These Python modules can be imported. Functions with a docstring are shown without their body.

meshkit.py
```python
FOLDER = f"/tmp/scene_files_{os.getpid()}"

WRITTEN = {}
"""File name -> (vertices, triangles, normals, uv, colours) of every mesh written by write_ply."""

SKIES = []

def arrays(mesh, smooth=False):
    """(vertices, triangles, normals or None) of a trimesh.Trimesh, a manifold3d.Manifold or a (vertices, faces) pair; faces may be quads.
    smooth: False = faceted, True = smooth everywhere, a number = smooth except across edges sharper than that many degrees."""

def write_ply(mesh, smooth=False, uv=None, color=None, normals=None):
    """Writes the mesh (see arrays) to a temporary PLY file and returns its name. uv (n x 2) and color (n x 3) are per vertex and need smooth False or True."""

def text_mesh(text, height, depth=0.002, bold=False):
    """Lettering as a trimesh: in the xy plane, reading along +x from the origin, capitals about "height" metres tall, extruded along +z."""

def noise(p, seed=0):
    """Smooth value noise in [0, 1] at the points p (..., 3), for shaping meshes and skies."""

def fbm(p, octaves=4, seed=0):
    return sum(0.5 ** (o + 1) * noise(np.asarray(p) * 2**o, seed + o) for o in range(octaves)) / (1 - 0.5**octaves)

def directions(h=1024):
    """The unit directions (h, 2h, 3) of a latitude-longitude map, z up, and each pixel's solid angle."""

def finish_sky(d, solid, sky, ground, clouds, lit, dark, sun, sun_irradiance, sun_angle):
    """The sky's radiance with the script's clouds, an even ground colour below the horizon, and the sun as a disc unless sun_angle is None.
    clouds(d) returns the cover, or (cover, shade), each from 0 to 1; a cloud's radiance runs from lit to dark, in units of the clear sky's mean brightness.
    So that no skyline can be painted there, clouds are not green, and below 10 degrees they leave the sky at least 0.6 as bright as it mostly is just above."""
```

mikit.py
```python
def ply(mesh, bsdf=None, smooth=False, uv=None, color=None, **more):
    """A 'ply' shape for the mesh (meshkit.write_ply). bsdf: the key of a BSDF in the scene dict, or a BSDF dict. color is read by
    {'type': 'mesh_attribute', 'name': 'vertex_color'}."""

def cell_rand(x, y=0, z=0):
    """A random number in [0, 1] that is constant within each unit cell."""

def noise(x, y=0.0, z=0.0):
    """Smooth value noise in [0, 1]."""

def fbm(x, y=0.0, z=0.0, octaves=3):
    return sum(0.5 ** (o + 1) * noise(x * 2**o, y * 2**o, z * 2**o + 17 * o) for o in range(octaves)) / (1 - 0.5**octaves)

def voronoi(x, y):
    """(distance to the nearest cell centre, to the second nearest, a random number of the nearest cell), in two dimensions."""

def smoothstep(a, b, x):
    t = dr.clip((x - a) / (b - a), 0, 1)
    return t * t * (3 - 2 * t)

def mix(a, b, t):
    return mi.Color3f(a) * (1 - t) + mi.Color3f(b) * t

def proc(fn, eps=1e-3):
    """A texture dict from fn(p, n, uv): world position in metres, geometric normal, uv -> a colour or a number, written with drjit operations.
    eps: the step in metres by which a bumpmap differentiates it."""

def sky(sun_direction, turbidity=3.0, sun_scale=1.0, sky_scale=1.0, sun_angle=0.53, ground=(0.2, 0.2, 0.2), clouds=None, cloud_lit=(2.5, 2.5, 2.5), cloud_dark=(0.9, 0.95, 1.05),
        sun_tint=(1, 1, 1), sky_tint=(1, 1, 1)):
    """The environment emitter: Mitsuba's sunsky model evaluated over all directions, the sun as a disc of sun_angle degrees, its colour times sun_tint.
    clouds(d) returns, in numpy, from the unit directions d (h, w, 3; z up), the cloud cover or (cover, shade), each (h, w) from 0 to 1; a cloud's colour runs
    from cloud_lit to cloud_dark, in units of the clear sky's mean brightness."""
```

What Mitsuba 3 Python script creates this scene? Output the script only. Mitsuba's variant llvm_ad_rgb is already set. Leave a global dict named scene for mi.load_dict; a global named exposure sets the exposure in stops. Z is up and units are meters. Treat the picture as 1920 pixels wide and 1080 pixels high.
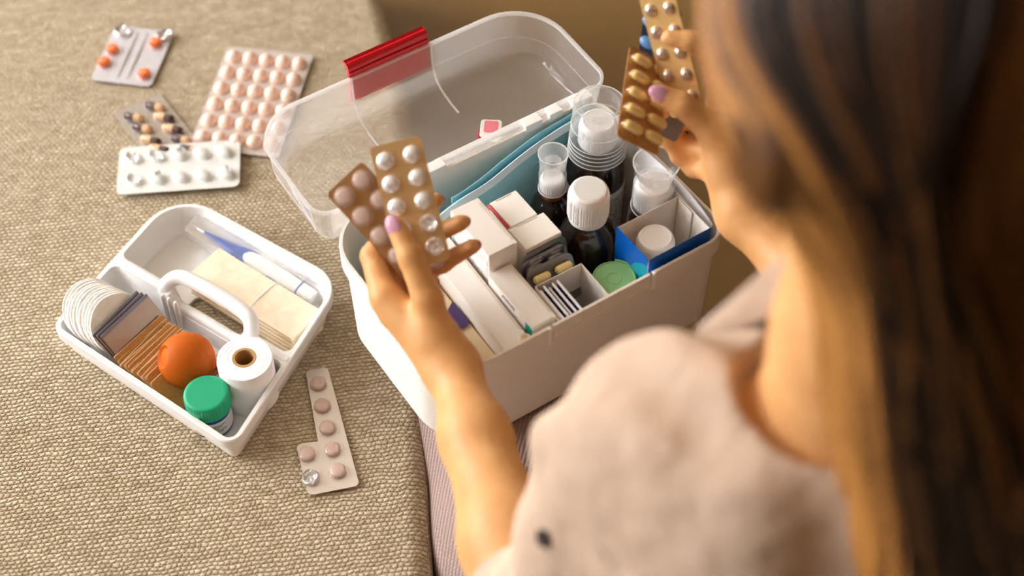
import math, random
import numpy as np, trimesh, manifold3d as m3
import drjit as dr
import mitsuba as mi
import mikit, meshkit
from shapely.geometry import Polygon

# ------------------------------------------------------------------ camera, light, exposure
scene, labels = {}, {}
SEAT = 0.45                       # height of the sofa seat; everything below is built in a frame whose z = 0 is the seat top
exposure = -0.72
ST = mi.ScalarTransform4f
PITCH = math.radians(51.0)
eye = np.array([0.0, 0.0, SEAT + 1.20])
scene['camera'] = {
    'type': 'thinlens', 'fov': 35.49, 'fov_axis': 'x', 'aperture_radius': 0.0095, 'focus_distance': 1.42,
    'near_clip': 0.05, 'far_clip': 50.0,
    'to_world': ST().look_at(origin=eye.tolist(), target=(eye + np.array([0, math.cos(PITCH), -math.sin(PITCH)])).tolist(), up=[0, 0, 1]),
}
WINDOW_LIGHT = [16.0, 16.2, 16.6]
SIDE_LIGHT = [5.0, 4.9, 4.7]
ROOM = dict(x0=-2.1, x1=2.6, y0=-2.4, y1=3.6, h=2.6)

# ------------------------------------------------------------------ small maths and mesh helpers
def TR(x=0, y=0, z=0, rz=0, rx=0, ry=0):
    a, b, c = (math.radians(v) for v in (rz, ry, rx))
    Rz = np.array([[math.cos(a), -math.sin(a), 0], [math.sin(a), math.cos(a), 0], [0, 0, 1]])
    Ry = np.array([[math.cos(b), 0, math.sin(b)], [0, 1, 0], [-math.sin(b), 0, math.cos(b)]])
    Rx = np.array([[1, 0, 0], [0, math.cos(c), -math.sin(c)], [0, math.sin(c), math.cos(c)]])
    M = np.eye(4)
    M[:3, :3] = Rz @ Ry @ Rx
    M[:3, 3] = (x, y, z)
    return M

def frame(o, ax, ay):
    """A pose from an origin and the directions of its x and y axes."""
    ax = np.asarray(ax, float); ax /= np.linalg.norm(ax)
    ay = np.asarray(ay, float); ay -= ax * (ay @ ax); ay /= np.linalg.norm(ay)
    M = np.eye(4)
    M[:3, 0], M[:3, 1], M[:3, 2], M[:3, 3] = ax, ay, np.cross(ax, ay), o
    return M

UPM = TR(0, 0, SEAT)

def uniq(key):
    if key not in scene and key not in labels: return key
    n = 1
    while f'{key}_{n:03d}' in scene or f'{key}_{n:03d}' in labels: n += 1
    return f'{key}_{n:03d}'

def thing(name, label, cat, group=None, kind=None):
    key = uniq(name)
    labels[key] = {'label': label, 'category': cat}
    if group: labels[key]['group'] = group
    if kind: labels[key]['kind'] = kind
    return key

def put(key, mesh, mat, M=None, smooth=30, **kw):
    d = dict(mesh) if isinstance(mesh, dict) else mikit.ply(mesh, None, smooth, **kw)
    d['bsdf'] = {'type': 'ref', 'id': mat}
    d['to_world'] = ST((UPM @ (np.eye(4) if M is None else M)).tolist())
    scene[key] = d
    return key

def part(parent, name, mesh, mat, M=None, smooth=30, label=None, kind=None, **kw):
    key = put(uniq(parent + '__' + name), mesh, mat, M, smooth, **kw)
    if label or kind:
        labels[key] = {}
        if label: labels[key]['label'] = label
        if kind: labels[key]['kind'] = kind
    return key

def solo(name, label, cat, mesh, mat, M=None, smooth=30, group=None):
    return put(thing(name, label, cat, group), mesh, mat, M, smooth)

def structure(name, mesh, mat, M=None, smooth=False):
    key = uniq(name)
    labels[key] = {'kind': 'structure'}
    return put(key, mesh, mat, M, smooth)

def tri(v, f): return trimesh.Trimesh(np.asarray(v, float), np.asarray(f, int), process=False)
def cat(*ms): return trimesh.util.concatenate([m for m in ms])

def loft(rings, cap0=True, cap1=True):
    rings = [np.asarray(r, float) for r in rings]
    n = len(rings[0])
    v = np.vstack(rings)
    f, i = [], np.arange(n)
    for k in range(len(rings) - 1):
        a, b = k * n + i, k * n + (i + 1) % n
        f += [np.stack([a, b, b + n], 1), np.stack([a, b + n, a + n], 1)]
    if cap0:
        c = len(v); v = np.vstack([v, rings[0].mean(0)])
        f.append(np.stack([(i + 1) % n, i, i * 0 + c], 1))
    if cap1:
        c = len(v); v = np.vstack([v, rings[-1].mean(0)]); o = (len(rings) - 1) * n
        f.append(np.stack([o + i, o + (i + 1) % n, i * 0 + c], 1))
    return tri(v, np.vstack(f))

def offset_poly(pts, d):
    """A convex counter-clockwise polygon moved inwards by d."""
    pts = np.asarray(pts, float); n = len(pts); out = []
    for k in range(n):
        p, q, r = pts[k - 1], pts[k], pts[(k + 1) % n]
        e, g = q - p, r - q
        e, g = e / np.linalg.norm(e), g / np.linalg.norm(g)
        ne, ng = np.array([-e[1], e[0]]), np.array([-g[1], g[0]])
        A = np.array([ne, ng])
        out.append(np.linalg.solve(A, [ne @ p + d, ng @ r + d]) if abs(np.linalg.det(A)) > 1e-4 else q + ne * d)
    return np.array(out)

def round_poly(pts, rad, n=6):
    """Ring of points round a convex ccw polygon with rounded corners (rad: one or one per corner)."""
    pts = np.asarray(pts, float); m = len(pts)
    rad = np.broadcast_to(np.asarray(rad, float), (m,)); out = []
    for k in range(m):
        p, q, r = pts[k - 1], pts[k], pts[(k + 1) % m]
        a, b = (p - q) / np.linalg.norm(p - q), (r - q) / np.linalg.norm(r - q)
        ang = math.acos(np.clip(a @ b, -1, 1))
        R = max(rad[k], 1e-5)
        t = min(R / math.tan(ang / 2), 0.49 * np.linalg.norm(p - q), 0.49 * np.linalg.norm(r - q))
        R = t * math.tan(ang / 2)
        bis = (a + b) / np.linalg.norm(a + b)
        c = q + bis * R / math.sin(ang / 2)
        s, e = q + a * t - c, q + b * t - c
        t0 = math.atan2(s[1], s[0]); dt = (math.atan2(e[1], e[0]) - t0 + math.pi) % (2 * math.pi) - math.pi
        for i in range(n + 1):
            w = t0 + dt * i / n
            out.append(c + R * np.array([math.cos(w), math.sin(w)]))
    return np.array(out)

def ring3(r2, z): return np.column_stack([r2, np.full(len(r2), z)])

def prism(pts, rad, z0, z1, bev=0.0005, n=5):
    """Upright prism with rounded corners and bevelled top and bottom edges."""
    rad = np.broadcast_to(np.asarray(rad, float), (len(pts),))
    def R(d, z): return ring3(round_poly(offset_poly(pts, d), np.maximum(rad - d, 1e-5), n), z)
    return loft([R(bev, z0), R(bev * .3, z0 + bev * .3), R(0, z0 + bev), R(0, z1 - bev), R(bev * .3, z1 - bev * .3), R(bev, z1)])

def rect(w, d, cx=0, cy=0): return [(cx - w / 2, cy - d / 2), (cx + w / 2, cy - d / 2), (cx + w / 2, cy + d / 2), (cx - w / 2, cy + d / 2)]
def slab(w, d, h, r=0.001, bev=0.0005, n=4): return prism(rect(w, d), r, 0, h, bev, n)

def lathe(prof, n=48, ribs=0, amp=0.0, rib_rows=()):
    """Surface of revolution of (radius, height) points; rows named in rib_rows are grooved."""
    th = np.arange(n) / n * 2 * np.pi
    rings = []
    for k, (r, z) in enumerate(prof):
        rr = np.full(n, max(r, 1e-6)) + (amp * np.sign(np.cos(ribs * th)) if k in rib_rows else 0)
        rings.append(np.stack([rr * np.cos(th), rr * np.sin(th), np.full(n, z)], 1))
    return loft(rings, False, False)

def tube(path, rad, n=10, closed_caps=True):
    path = np.asarray(path, float); rad = np.broadcast_to(np.asarray(rad, float), (len(path),))
    tang = np.gradient(path, axis=0); tang /= np.linalg.norm(tang, axis=1)[:, None]
    u = np.cross(tang[0], [0, 0, 1.0])
    if np.linalg.norm(u) < 1e-3: u = np.array([1.0, 0, 0])
    rings, th = [], np.arange(n) / n * 2 * np.pi
    for p, t, r in zip(path, tang, rad):
        u = u - t * (u @ t); u /= np.linalg.norm(u); w = np.cross(t, u)
        rings.append(p + r * (np.cos(th)[:, None] * u + np.sin(th)[:, None] * w))
    return loft(rings, closed_caps, closed_caps)

def spline(pts, n=40):
    from scipy.interpolate import CubicSpline
    pts = np.asarray(pts, float)
    t = np.r_[0, np.cumsum(np.linalg.norm(np.diff(pts, axis=0), axis=1))]
    return CubicSpline(t, pts)(np.linspace(0, t[-1], n))

def man(mesh): return m3.Manifold(m3.Mesh(vert_properties=np.asarray(mesh.vertices, np.float32), tri_verts=np.asarray(mesh.faces, np.uint32)))
def unman(m):
    q = m.to_mesh(); return tri(q.vert_properties[:, :3], q.tri_verts)

def ellipsoid(a, b, c, sub=2):
    s = trimesh.creation.icosphere(subdivisions=sub); s.apply_scale([a, b, c]); return s

def dome(a, b, h, n=20, rows=5, power=2.5):
    """Open bubble shell standing on z = 0: half axes a, b, height h, with a flattened top."""
    th = np.arange(n) / n * 2 * np.pi; rings = []
    for k in range(rows + 1):
        t = k / rows * math.pi / 2
        s = max(math.cos(t), 0) ** (2 / power); z = math.sin(t) ** (2 / power)
        if k == rows: s = 0.02
        rings.append(np.stack([a * s * np.cos(th), b * s * np.sin(th), np.full(n, h * z)], 1))
    return loft(rings, False, True)

def pill(r, h, n=20):
    """Round tablet with bevelled, slightly domed faces."""
    return lathe([(0, 0), (r * .8, 0), (r, h * .22), (r, h * .72), (r * .86, h * .93), (r * .5, h), (0, h * 1.02)], n)

def capsule(r, L, n=14, t0=0.0, t1=1.0):
    """Piece of a medicine capsule lying along x, from share t0 to t1 of its length L."""
    xs = np.linspace(t0, t1, 12); rows = []
    for t in xs:
        x = t * L
        d = min(x, L - x)
        rad = r if d >= r else math.sqrt(max(r * r - (r - d) ** 2, 1e-12))
        th = np.arange(n) / n * 2 * np.pi
        rows.append(np.stack([np.full(n, x - L / 2), rad * np.cos(th), rad * np.sin(th)], 1))
    return loft(rows)

# ------------------------------------------------------------------ materials
def rgb(c): return {'type': 'rgb', 'value': [float(x) for x in c]}
def srgb(r, g, b): return tuple(((v / 255) / 12.92 if v <= 10 else ((v / 255 + .055) / 1.055) ** 2.4) for v in (r, g, b))

def mat(name, color, rough=0.5, metallic=0.0, spec=0.5, **kw):
    c = color if isinstance(color, dict) else rgb(color)
    scene[name] = {'type': 'twosided', 'b': {'type': 'principled', 'base_color': c, 'roughness': rough, 'metallic': metallic, 'specular': spec, **kw}}
    return name

def bumped(name, color, fn, scale, rough=0.6, spec=0.3, eps=4e-4, metallic=0.0, **kw):
    c = color if isinstance(color, dict) else rgb(color)
    scene[name] = {'type': 'twosided', 'b': {'type': 'bumpmap', 't': mikit.proc(fn, eps), 'scale': scale,
                   'b': {'type': 'principled', 'base_color': c, 'roughness': rough, 'specular': spec, 'metallic': metallic, **kw}}}
    return name

def weave_parts(p, n):
    """Coarse cloth of the sofa: rounded floats of thread in staggered rows over lower cross threads; relief 0..1 and a tone."""
    flat, side = dr.abs(n.z) > 0.6, dr.abs(n.x) > dr.abs(n.y)
    p = mi.Point3f(dr.select(flat | ~side, p.x, p.y), dr.select(flat, p.y, p.z), 0)
    a = math.radians(-9)
    wob = 0.5 * mikit.noise(p.x * 60, p.y * 60, 3) + 0.5 * mikit.noise(p.x * 150, p.y * 150, 4)
    wob2 = 0.5 * mikit.noise(p.x * 60, p.y * 60, 8) + 0.5 * mikit.noise(p.x * 150, p.y * 150, 9)
    y = (p.x * math.sin(a) + p.y * math.cos(a)) / 0.0042 + 0.9 * wob
    j = dr.floor(y)
    x = (p.x * math.cos(a) - p.y * math.sin(a)) / 0.0054 + 0.9 * wob2 + 0.5 * (j - 2 * dr.floor(j / 2)) + 0.12 * mikit.cell_rand(j, 7)
    i = dr.floor(x)
    u, v = x - i - 0.5, y - j - 0.5
    r1 = mikit.cell_rand(i, j, 1)
    w = 0.40 + 0.07 * r1
    q = dr.square(u / w); q = q * (0.4 + 0.6 * q)
    t = dr.square(v / (0.40 + 0.06 * mikit.cell_rand(i, j, 2)))
    weft = dr.sqrt(dr.maximum(1 - q - t, 0))
    k = dr.abs(u + 0.5 - dr.round(u + 0.5))
    warp = 0.42 * dr.sqrt(dr.maximum(1 - dr.square(k / 0.22), 0)) * (0.6 + 0.4 * dr.abs(v) * 2)
    h = dr.maximum(weft, warp)
    tone = mikit.mix(0, 1, 0)[0] + 0.55 * r1 + 0.45 * mikit.noise(x * 0.4, y * 0.9, 2)
    return h, tone

def weave_h(p, n, uv): return weave_parts(p, n)[0] + 0.10 * mikit.noise(p.x * 2500, p.y * 2500, p.z * 2500)
def weave_c(p, n, uv):
    h, t = weave_parts(p, n)
    c = mikit.mix(srgb(172, 155, 128), srgb(222, 208, 182), t)
    c = mikit.mix(c, srgb(146, 128, 102), 0.35 * mikit.noise(p.x * 1500, p.y * 500, 5))
    return mikit.mix(srgb(108, 92, 70), c, mikit.smoothstep(0.0, 0.55, h))  # gap tone follows the relief, with shade between threads painted in
bumped('m_sofa', mikit.proc(weave_c), weave_h, 0.0014, rough=0.9, spec=0.15, sheen=0.3)

def floor_c(p, n, uv):
    b = mikit.fbm(p.x * 3.0, p.y * 2.0, 1, 4)
    return mikit.mix(srgb(104, 78, 36), srgb(158, 124, 70), b)
mat('m_floor', mikit.proc(floor_c), 0.5)
mat('m_wall', srgb(222, 210, 190), 0.9, spec=0.1)
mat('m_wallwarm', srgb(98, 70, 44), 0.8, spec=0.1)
mat('m_ceiling', srgb(214, 200, 178), 0.9, spec=0.1)
mat('m_trim', srgb(235, 232, 226), 0.5)
mat('m_white', srgb(238, 238, 236), 0.38)                       # the kit's white plastic
mat('m_hinge', srgb(246, 246, 244), 0.3)
def kit_h(p, n, uv): return mikit.noise(p.x * 1400, p.y * 1400, p.z * 1400)
bumped('m_tray', srgb(228, 228, 228), kit_h, 0.00012, rough=0.4, spec=0.5)
bumped('m_box', srgb(236, 232, 226), kit_h, 0.00012, rough=0.42, spec=0.5)
mat('m_cap', srgb(232, 232, 231), 0.35)
mat('m_red', srgb(196, 10, 30), 0.3)
mat('m_green', srgb(0, 158, 112), 0.45)
mat('m_palegreen', srgb(132, 180, 116), 0.42)
mat('m_navy', srgb(30, 32, 120), 0.35)
mat('m_label', srgb(222, 224, 226), 0.4)
mat('m_print', srgb(60, 60, 70), 0.5)
mat('m_yellowprint', srgb(214, 200, 90), 0.5)
mat('m_orange', srgb(188, 90, 8), 0.6, spec=0.25)
mat('m_amber', (0.012, 0.006, 0.004), 0.07, spec=0.6)
mat('m_amberneck', (0.16, 0.05, 0.01), 0.1, spec=0.6)
mat('m_carton', srgb(234, 230, 224), 0.6, spec=0.25)
mat('m_cartongrey', srgb(205, 196, 184), 0.7, spec=0.2)
mat('m_kraft', srgb(176, 146, 106), 0.8, spec=0.1)
mat('m_blue', srgb(0, 92, 190), 0.4)
mat('m_teal', srgb(0, 150, 180), 0.4)
mat('m_tealprint', srgb(0, 140, 130), 0.4)
mat('m_redprint', srgb(176, 20, 16), 0.5)
mat('m_beigeprint', srgb(214, 196, 158), 0.5)
mat('m_violet', srgb(58, 34, 96), 0.4)
mat('m_paper', srgb(236, 238, 242), 0.8, spec=0.15)
def mask_h(p, n, uv): return mikit.noise(p.x * 900, p.y * 900, p.z * 900)
bumped('m_mask', srgb(150, 208, 222), mask_h, 0.0002, rough=0.85, spec=0.1)
mat('m_maskedge', srgb(205, 226, 236), 0.85, spec=0.1)
mat('m_gauze', srgb(244, 244, 246), 0.85, spec=0.1)
def roll_h(p, n, uv): return mikit.noise(p.x * 1500, p.y * 1500, p.z * 3000)
bumped('m_gauzeroll', srgb(246, 246, 250), roll_h, 0.0002, rough=0.85, spec=0.1)
mat('m_core', srgb(176, 138, 92), 0.8, spec=0.1)
bumped('m_cotton', srgb(246, 244, 240), lambda p, n, uv: mikit.fbm(p.x * 500, p.y * 500, p.z * 500, 3), 0.0006, rough=0.95, spec=0.05)
def cloth_c(p, n, uv): return mikit.mix(srgb(228, 212, 184), srgb(246, 236, 216), mikit.fbm(p.x * 160, p.y * 160, p.z * 160, 3))
bumped('m_napkin', mikit.proc(cloth_c), lambda p, n, uv: mikit.noise(p.x * 1300, p.y * 1300, p.z * 1300), 0.0002, rough=0.9, spec=0.08)
mat('m_napkinedge', srgb(196, 170, 136), 0.9, spec=0.1)
def plaster_c(p, n, uv): return mikit.mix(srgb(176, 122, 62), srgb(204, 156, 98), mikit.noise(p.x * 1600, p.y * 1600, p.z * 1600))
mat('m_plaster', mikit.proc(plaster_c), 0.75, spec=0.2)
mat('m_plasterpaper', srgb(226, 204, 176), 0.7, spec=0.2)
mat('m_sachet', srgb(158, 140, 128), 0.32, metallic=0.55)
mat('m_sachetside', srgb(122, 118, 128), 0.35, metallic=0.5)
mat('m_steel', (0.7, 0.68, 0.65), 0.2, metallic=1.0)
mat('m_thermowhite', srgb(240, 243, 247), 0.3)
mat('m_thermoblue', srgb(0, 80, 176), 0.3)
def emboss(p, n, uv): return 0.5 + 0.5 * dr.sin(p.x * 4200 + p.y * 2000) * dr.sin(p.y * 4200 - p.x * 2000)
bumped('m_foil', srgb(206, 206, 216), emboss, 0.00006, rough=0.36, spec=0.5, eps=1e-4, metallic=0.55)
bumped('m_foilwarm', srgb(212, 204, 196), emboss, 0.00008, rough=0.34, spec=0.5, eps=1e-4, metallic=0.6)
mat('m_foilwhite', srgb(214, 216, 214), 0.42)
mat('m_foilpeach', srgb(206, 198, 196), 0.4, metallic=0.5)
mat('m_foilclear', srgb(176, 168, 160), 0.35, metallic=0.5)
mat('m_gold', srgb(214, 174, 124), 0.36, metallic=0.65)
mat('m_goldlight', srgb(226, 190, 130), 0.34, metallic=0.6)
mat('m_bronze', srgb(186, 138, 82), 0.36, metallic=0.35)
mat('m_bronzesheet', srgb(176, 130, 84), 0.36, metallic=0.6)
mat('m_goldsheen', srgb(236, 232, 234), 0.24, metallic=0.45)  # silvery reflection on the gold foil bumps, painted in as base colour
mat('m_pearlwarm', srgb(196, 176, 160), 0.25, metallic=0.7)
mat('m_navyfoil', srgb(40, 52, 74), 0.35, metallic=0.5)
mat('m_bluetab', srgb(86, 128, 176), 0.3)
mat('m_greyfoil', srgb(120, 118, 122), 0.3, metallic=0.8)
mat('m_pill_orange', srgb(236, 112, 12), 0.45)
mat('m_pill_peach', srgb(244, 210, 190), 0.5, spec=0.2)
mat('m_pill_white', srgb(240, 238, 232), 0.5)
def pinktab(p, n, uv): return mikit.mix(srgb(186, 154, 142), srgb(206, 178, 166), mikit.noise(p.x * 1800, p.y * 1800, p.z * 1800))
mat('m_pill_pink', mikit.proc(pinktab), 0.7)
mat('m_pill_brown', srgb(66, 26, 20), 0.25)
mat('m_pill_tan', srgb(228, 184, 136), 0.25)
mat('m_pill_yellow', srgb(234, 200, 110), 0.22)
mat('m_pill_cream', srgb(246, 230, 168), 0.35)
mat('m_tear', srgb(206, 204, 204), 0.2, metallic=0.55)

def clear(name, milky, color=(.94, .95, .96), rough=0.25):
    """Thin clear or milky plastic: a share of light goes straight through, the rest scatters through the sheet."""
    scene[name] = {'type': 'blendbsdf', 'weight': milky,
                   'a': {'type': 'thindielectric', 'int_ior': 1.45},
                   'b': {'type': 'principledthin', 'base_color': rgb(color), 'roughness': rough, 'diff_trans': 1.1, 'spec_trans': 0.0, 'eta': 1.45}}
    return name
clear('m_bubble', 0.10)
clear('m_case', 0.025)
clear('m_cup', 0.16)
clear('m_lid', 0.33, (.93, .92, .92), 0.35)
clear('m_lidrim', 0.62, (.95, .95, .95), 0.4)

def print_lines(w, base, ink, pitch=0.0021, dens=0.62):
    def fn(p, n, uv):
        z = p.z / pitch
        row = dr.floor(z)
        on = (z - row < 0.45) & (mikit.noise(p.x * 900 + p.y * 900, row * 7.3) < dens) & (mikit.cell_rand(row, 3) > 0.12)
        return dr.select(on, mi.Color3f(ink), mi.Color3f(base))
    return mikit.proc(fn)
mat('m_smallprint', print_lines(1, srgb(238, 236, 232), srgb(150, 148, 150)), 0.6, spec=0.25)
mat('m_bottlelabel', print_lines(1, srgb(196, 190, 188), srgb(130, 110, 108), 0.004, 0.5), 0.5)

def skin_c(p, n, uv):
    a = mikit.fbm(p.x * 60, p.y * 60, p.z * 60, 3)
    return mikit.mix(srgb(200, 141, 86), srgb(222, 170, 114), a)
bumped('m_skin', mikit.proc(skin_c), lambda p, n, uv: mikit.fbm(p.x * 700, p.y * 700, p.z * 700, 2), 0.00006, rough=0.48, spec=0.35)
mat('m_nail', srgb(206, 150, 178), 0.2, clearcoat=0.6)
mat('m_nailred', srgb(172, 92, 84), 0.3)
mat('m_eye', srgb(235, 232, 228), 0.15)
mat('m_lip', srgb(180, 90, 80), 0.4)
def blouse_c(p, n, uv): return mikit.mix(srgb(180, 155, 136), srgb(195, 172, 153), mikit.fbm(p.x * 40, p.y * 40, p.z * 40, 3))
bumped('m_blouse', mikit.proc(blouse_c), lambda p, n, uv: mikit.fbm(p.x * 30, p.y * 30, p.z * 30, 3), 0.006, rough=0.85, spec=0.08, eps=2e-3)
def knit_h(p, n, uv):
    s = (p.x * 0.98 - p.y * 0.20) / 0.0034
    k = (p.y * 0.98 + p.x * 0.20) / 0.0026
    return dr.abs(dr.sin(s * math.pi)) * (0.75 + 0.25 * dr.sin(k * 2 * math.pi + 2 * dr.abs(dr.sin(s * math.pi))))
def knit_c(p, n, uv):
    h = knit_h(p, n, uv)
    return mikit.mix(srgb(132, 112, 107), srgb(174, 153, 146), h)
bumped('m_knit', mikit.proc(knit_c), knit_h, 0.0012, rough=0.95, spec=0.1)
def hair_c(p, n, uv):
    s = mikit.fbm(p.x * 130 + p.y * 60, p.y * 20, p.z * 14, 4)
    return mikit.mix(srgb(56, 33, 14), srgb(106, 66, 28), s)
mat('m_hair', mikit.proc(hair_c), 0.5, spec=0.15)
mat('m_hairgoldlit', srgb(172, 118, 60), 0.45, spec=0.25)  # golden strands that also carry window light painted on the left rim
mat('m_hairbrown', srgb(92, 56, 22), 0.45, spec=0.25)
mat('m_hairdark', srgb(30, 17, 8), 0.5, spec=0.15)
mat('m_darkdisc', srgb(40, 32, 32), 0.3)
mat('m_pink', srgb(236, 130, 150), 0.4)
mat('m_ivory', srgb(232, 222, 190), 0.4)
mat('m_yellowlabel', srgb(206, 156, 40), 0.45)
mat('m_kraftorange', srgb(206, 150, 62), 0.7, spec=0.15)
clear('m_bubblewhite', 0.2)

# ------------------------------------------------------------------ the room
def room():
    R = ROOM; zf = -SEAT; w, d, h = R['x1'] - R['x0'], R['y1'] - R['y0'], R['h']
    cx, cy = (R['x0'] + R['x1']) / 2, (R['y0'] + R['y1']) / 2
    box = lambda x, y, z, px, py, pz: trimesh.creation.box([x, y, z], transform=trimesh.transformations.translation_matrix([px, py, pz]))
    structure('floor', box(w + .4, d + .4, .1, cx, cy, zf - .05), 'm_floor')
    structure('ceiling', box(w + .4, d + .4, .1, cx, cy, zf + h + .05), 'm_ceiling')
    structure('wall_right', box(.1, d, h, R['x1'] + .05, cy, zf + h / 2), 'm_wallwarm')
    structure('wall_far', box(w, .1, h, cx, R['y1'] + .05, zf + h / 2), 'm_wall')
    structure('wall_near', box(w, .1, h, cx, R['y0'] - .05, zf + h / 2), 'm_wallwarm')
    # left wall with a wide window
    y0, y1, z0, z1 = 0.1, 2.9, zf + 0.75, zf + 2.35
    wl = man(box(.12, d, h, R['x0'] - .06, cy, zf + h / 2)) - man(box(.4, y1 - y0, z1 - z0, R['x0'], (y0 + y1) / 2, (z0 + z1) / 2))
    structure('wall_left', unman(wl), 'm_wall')
    fr = [box(.08, y1 - y0, .05, R['x0'] - .06, (y0 + y1) / 2, z) for z in (z0 + .025, z1 - .025)]
    fr += [box(.08, .05, z1 - z0, R['x0'] - .06, y, (z0 + z1) / 2) for y in (y0 + .025, (y0 + y1) / 2, y1 - .025)]
    structure('window_1', cat(*fr), 'm_trim')
    pane = tri([[R['x0'] - .09, y0, z0], [R['x0'] - .09, y1, z0], [R['x0'] - .09, y1, z1], [R['x0'] - .09, y0, z1]], [[0, 1, 2], [0, 2, 3]])
    structure('window_1__pane', pane, 'm_trim')
    scene['window_1__pane']['emitter'] = {'type': 'area', 'radiance': rgb(WINDOW_LIGHT)}
    # an added, unseen backlight shaped as a dimmer window in the far wall
    x0, x1 = -1.5, 0.1
    fr = [box(x1 - x0, .06, .05, (x0 + x1) / 2, R['y1'] - .02, z) for z in (z0 + .025, z1 - .025)]
    fr += [box(.05, .06, z1 - z0, x, R['y1'] - .02, (z0 + z1) / 2) for x in (x0 + .025, (x0 + x1) / 2, x1 - .025)]
    structure('window_2', cat(*fr), 'm_trim')
    y = R['y1'] - .005
    structure('window_2__pane', tri([[x0, y, z0], [x0, y, z1], [x1, y, z1], [x1, y, z0]], [[0, 1, 2], [0, 2, 3]]), 'm_trim')
    scene['window_2__pane']['emitter'] = {'type': 'area', 'radiance': rgb(SIDE_LIGHT)}
room()

# ------------------------------------------------------------------ the corner sofa
def cushion(pts, rad, z0, z1, r):
    rad = np.broadcast_to(np.asarray(rad, float), (len(pts),))
    rows = [(r, z0)] + [(0, z0 + r)]
    for k in range(0, 9):
        t = k / 8 * math.pi / 2
        rows.append((r * (1 - math.cos(t)), z1 - r + r * math.sin(t)))
    return loft([ring3(round_poly(offset_poly(pts, d), np.maximum(rad - d, .004), 8), z) for d, z in rows])

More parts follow.
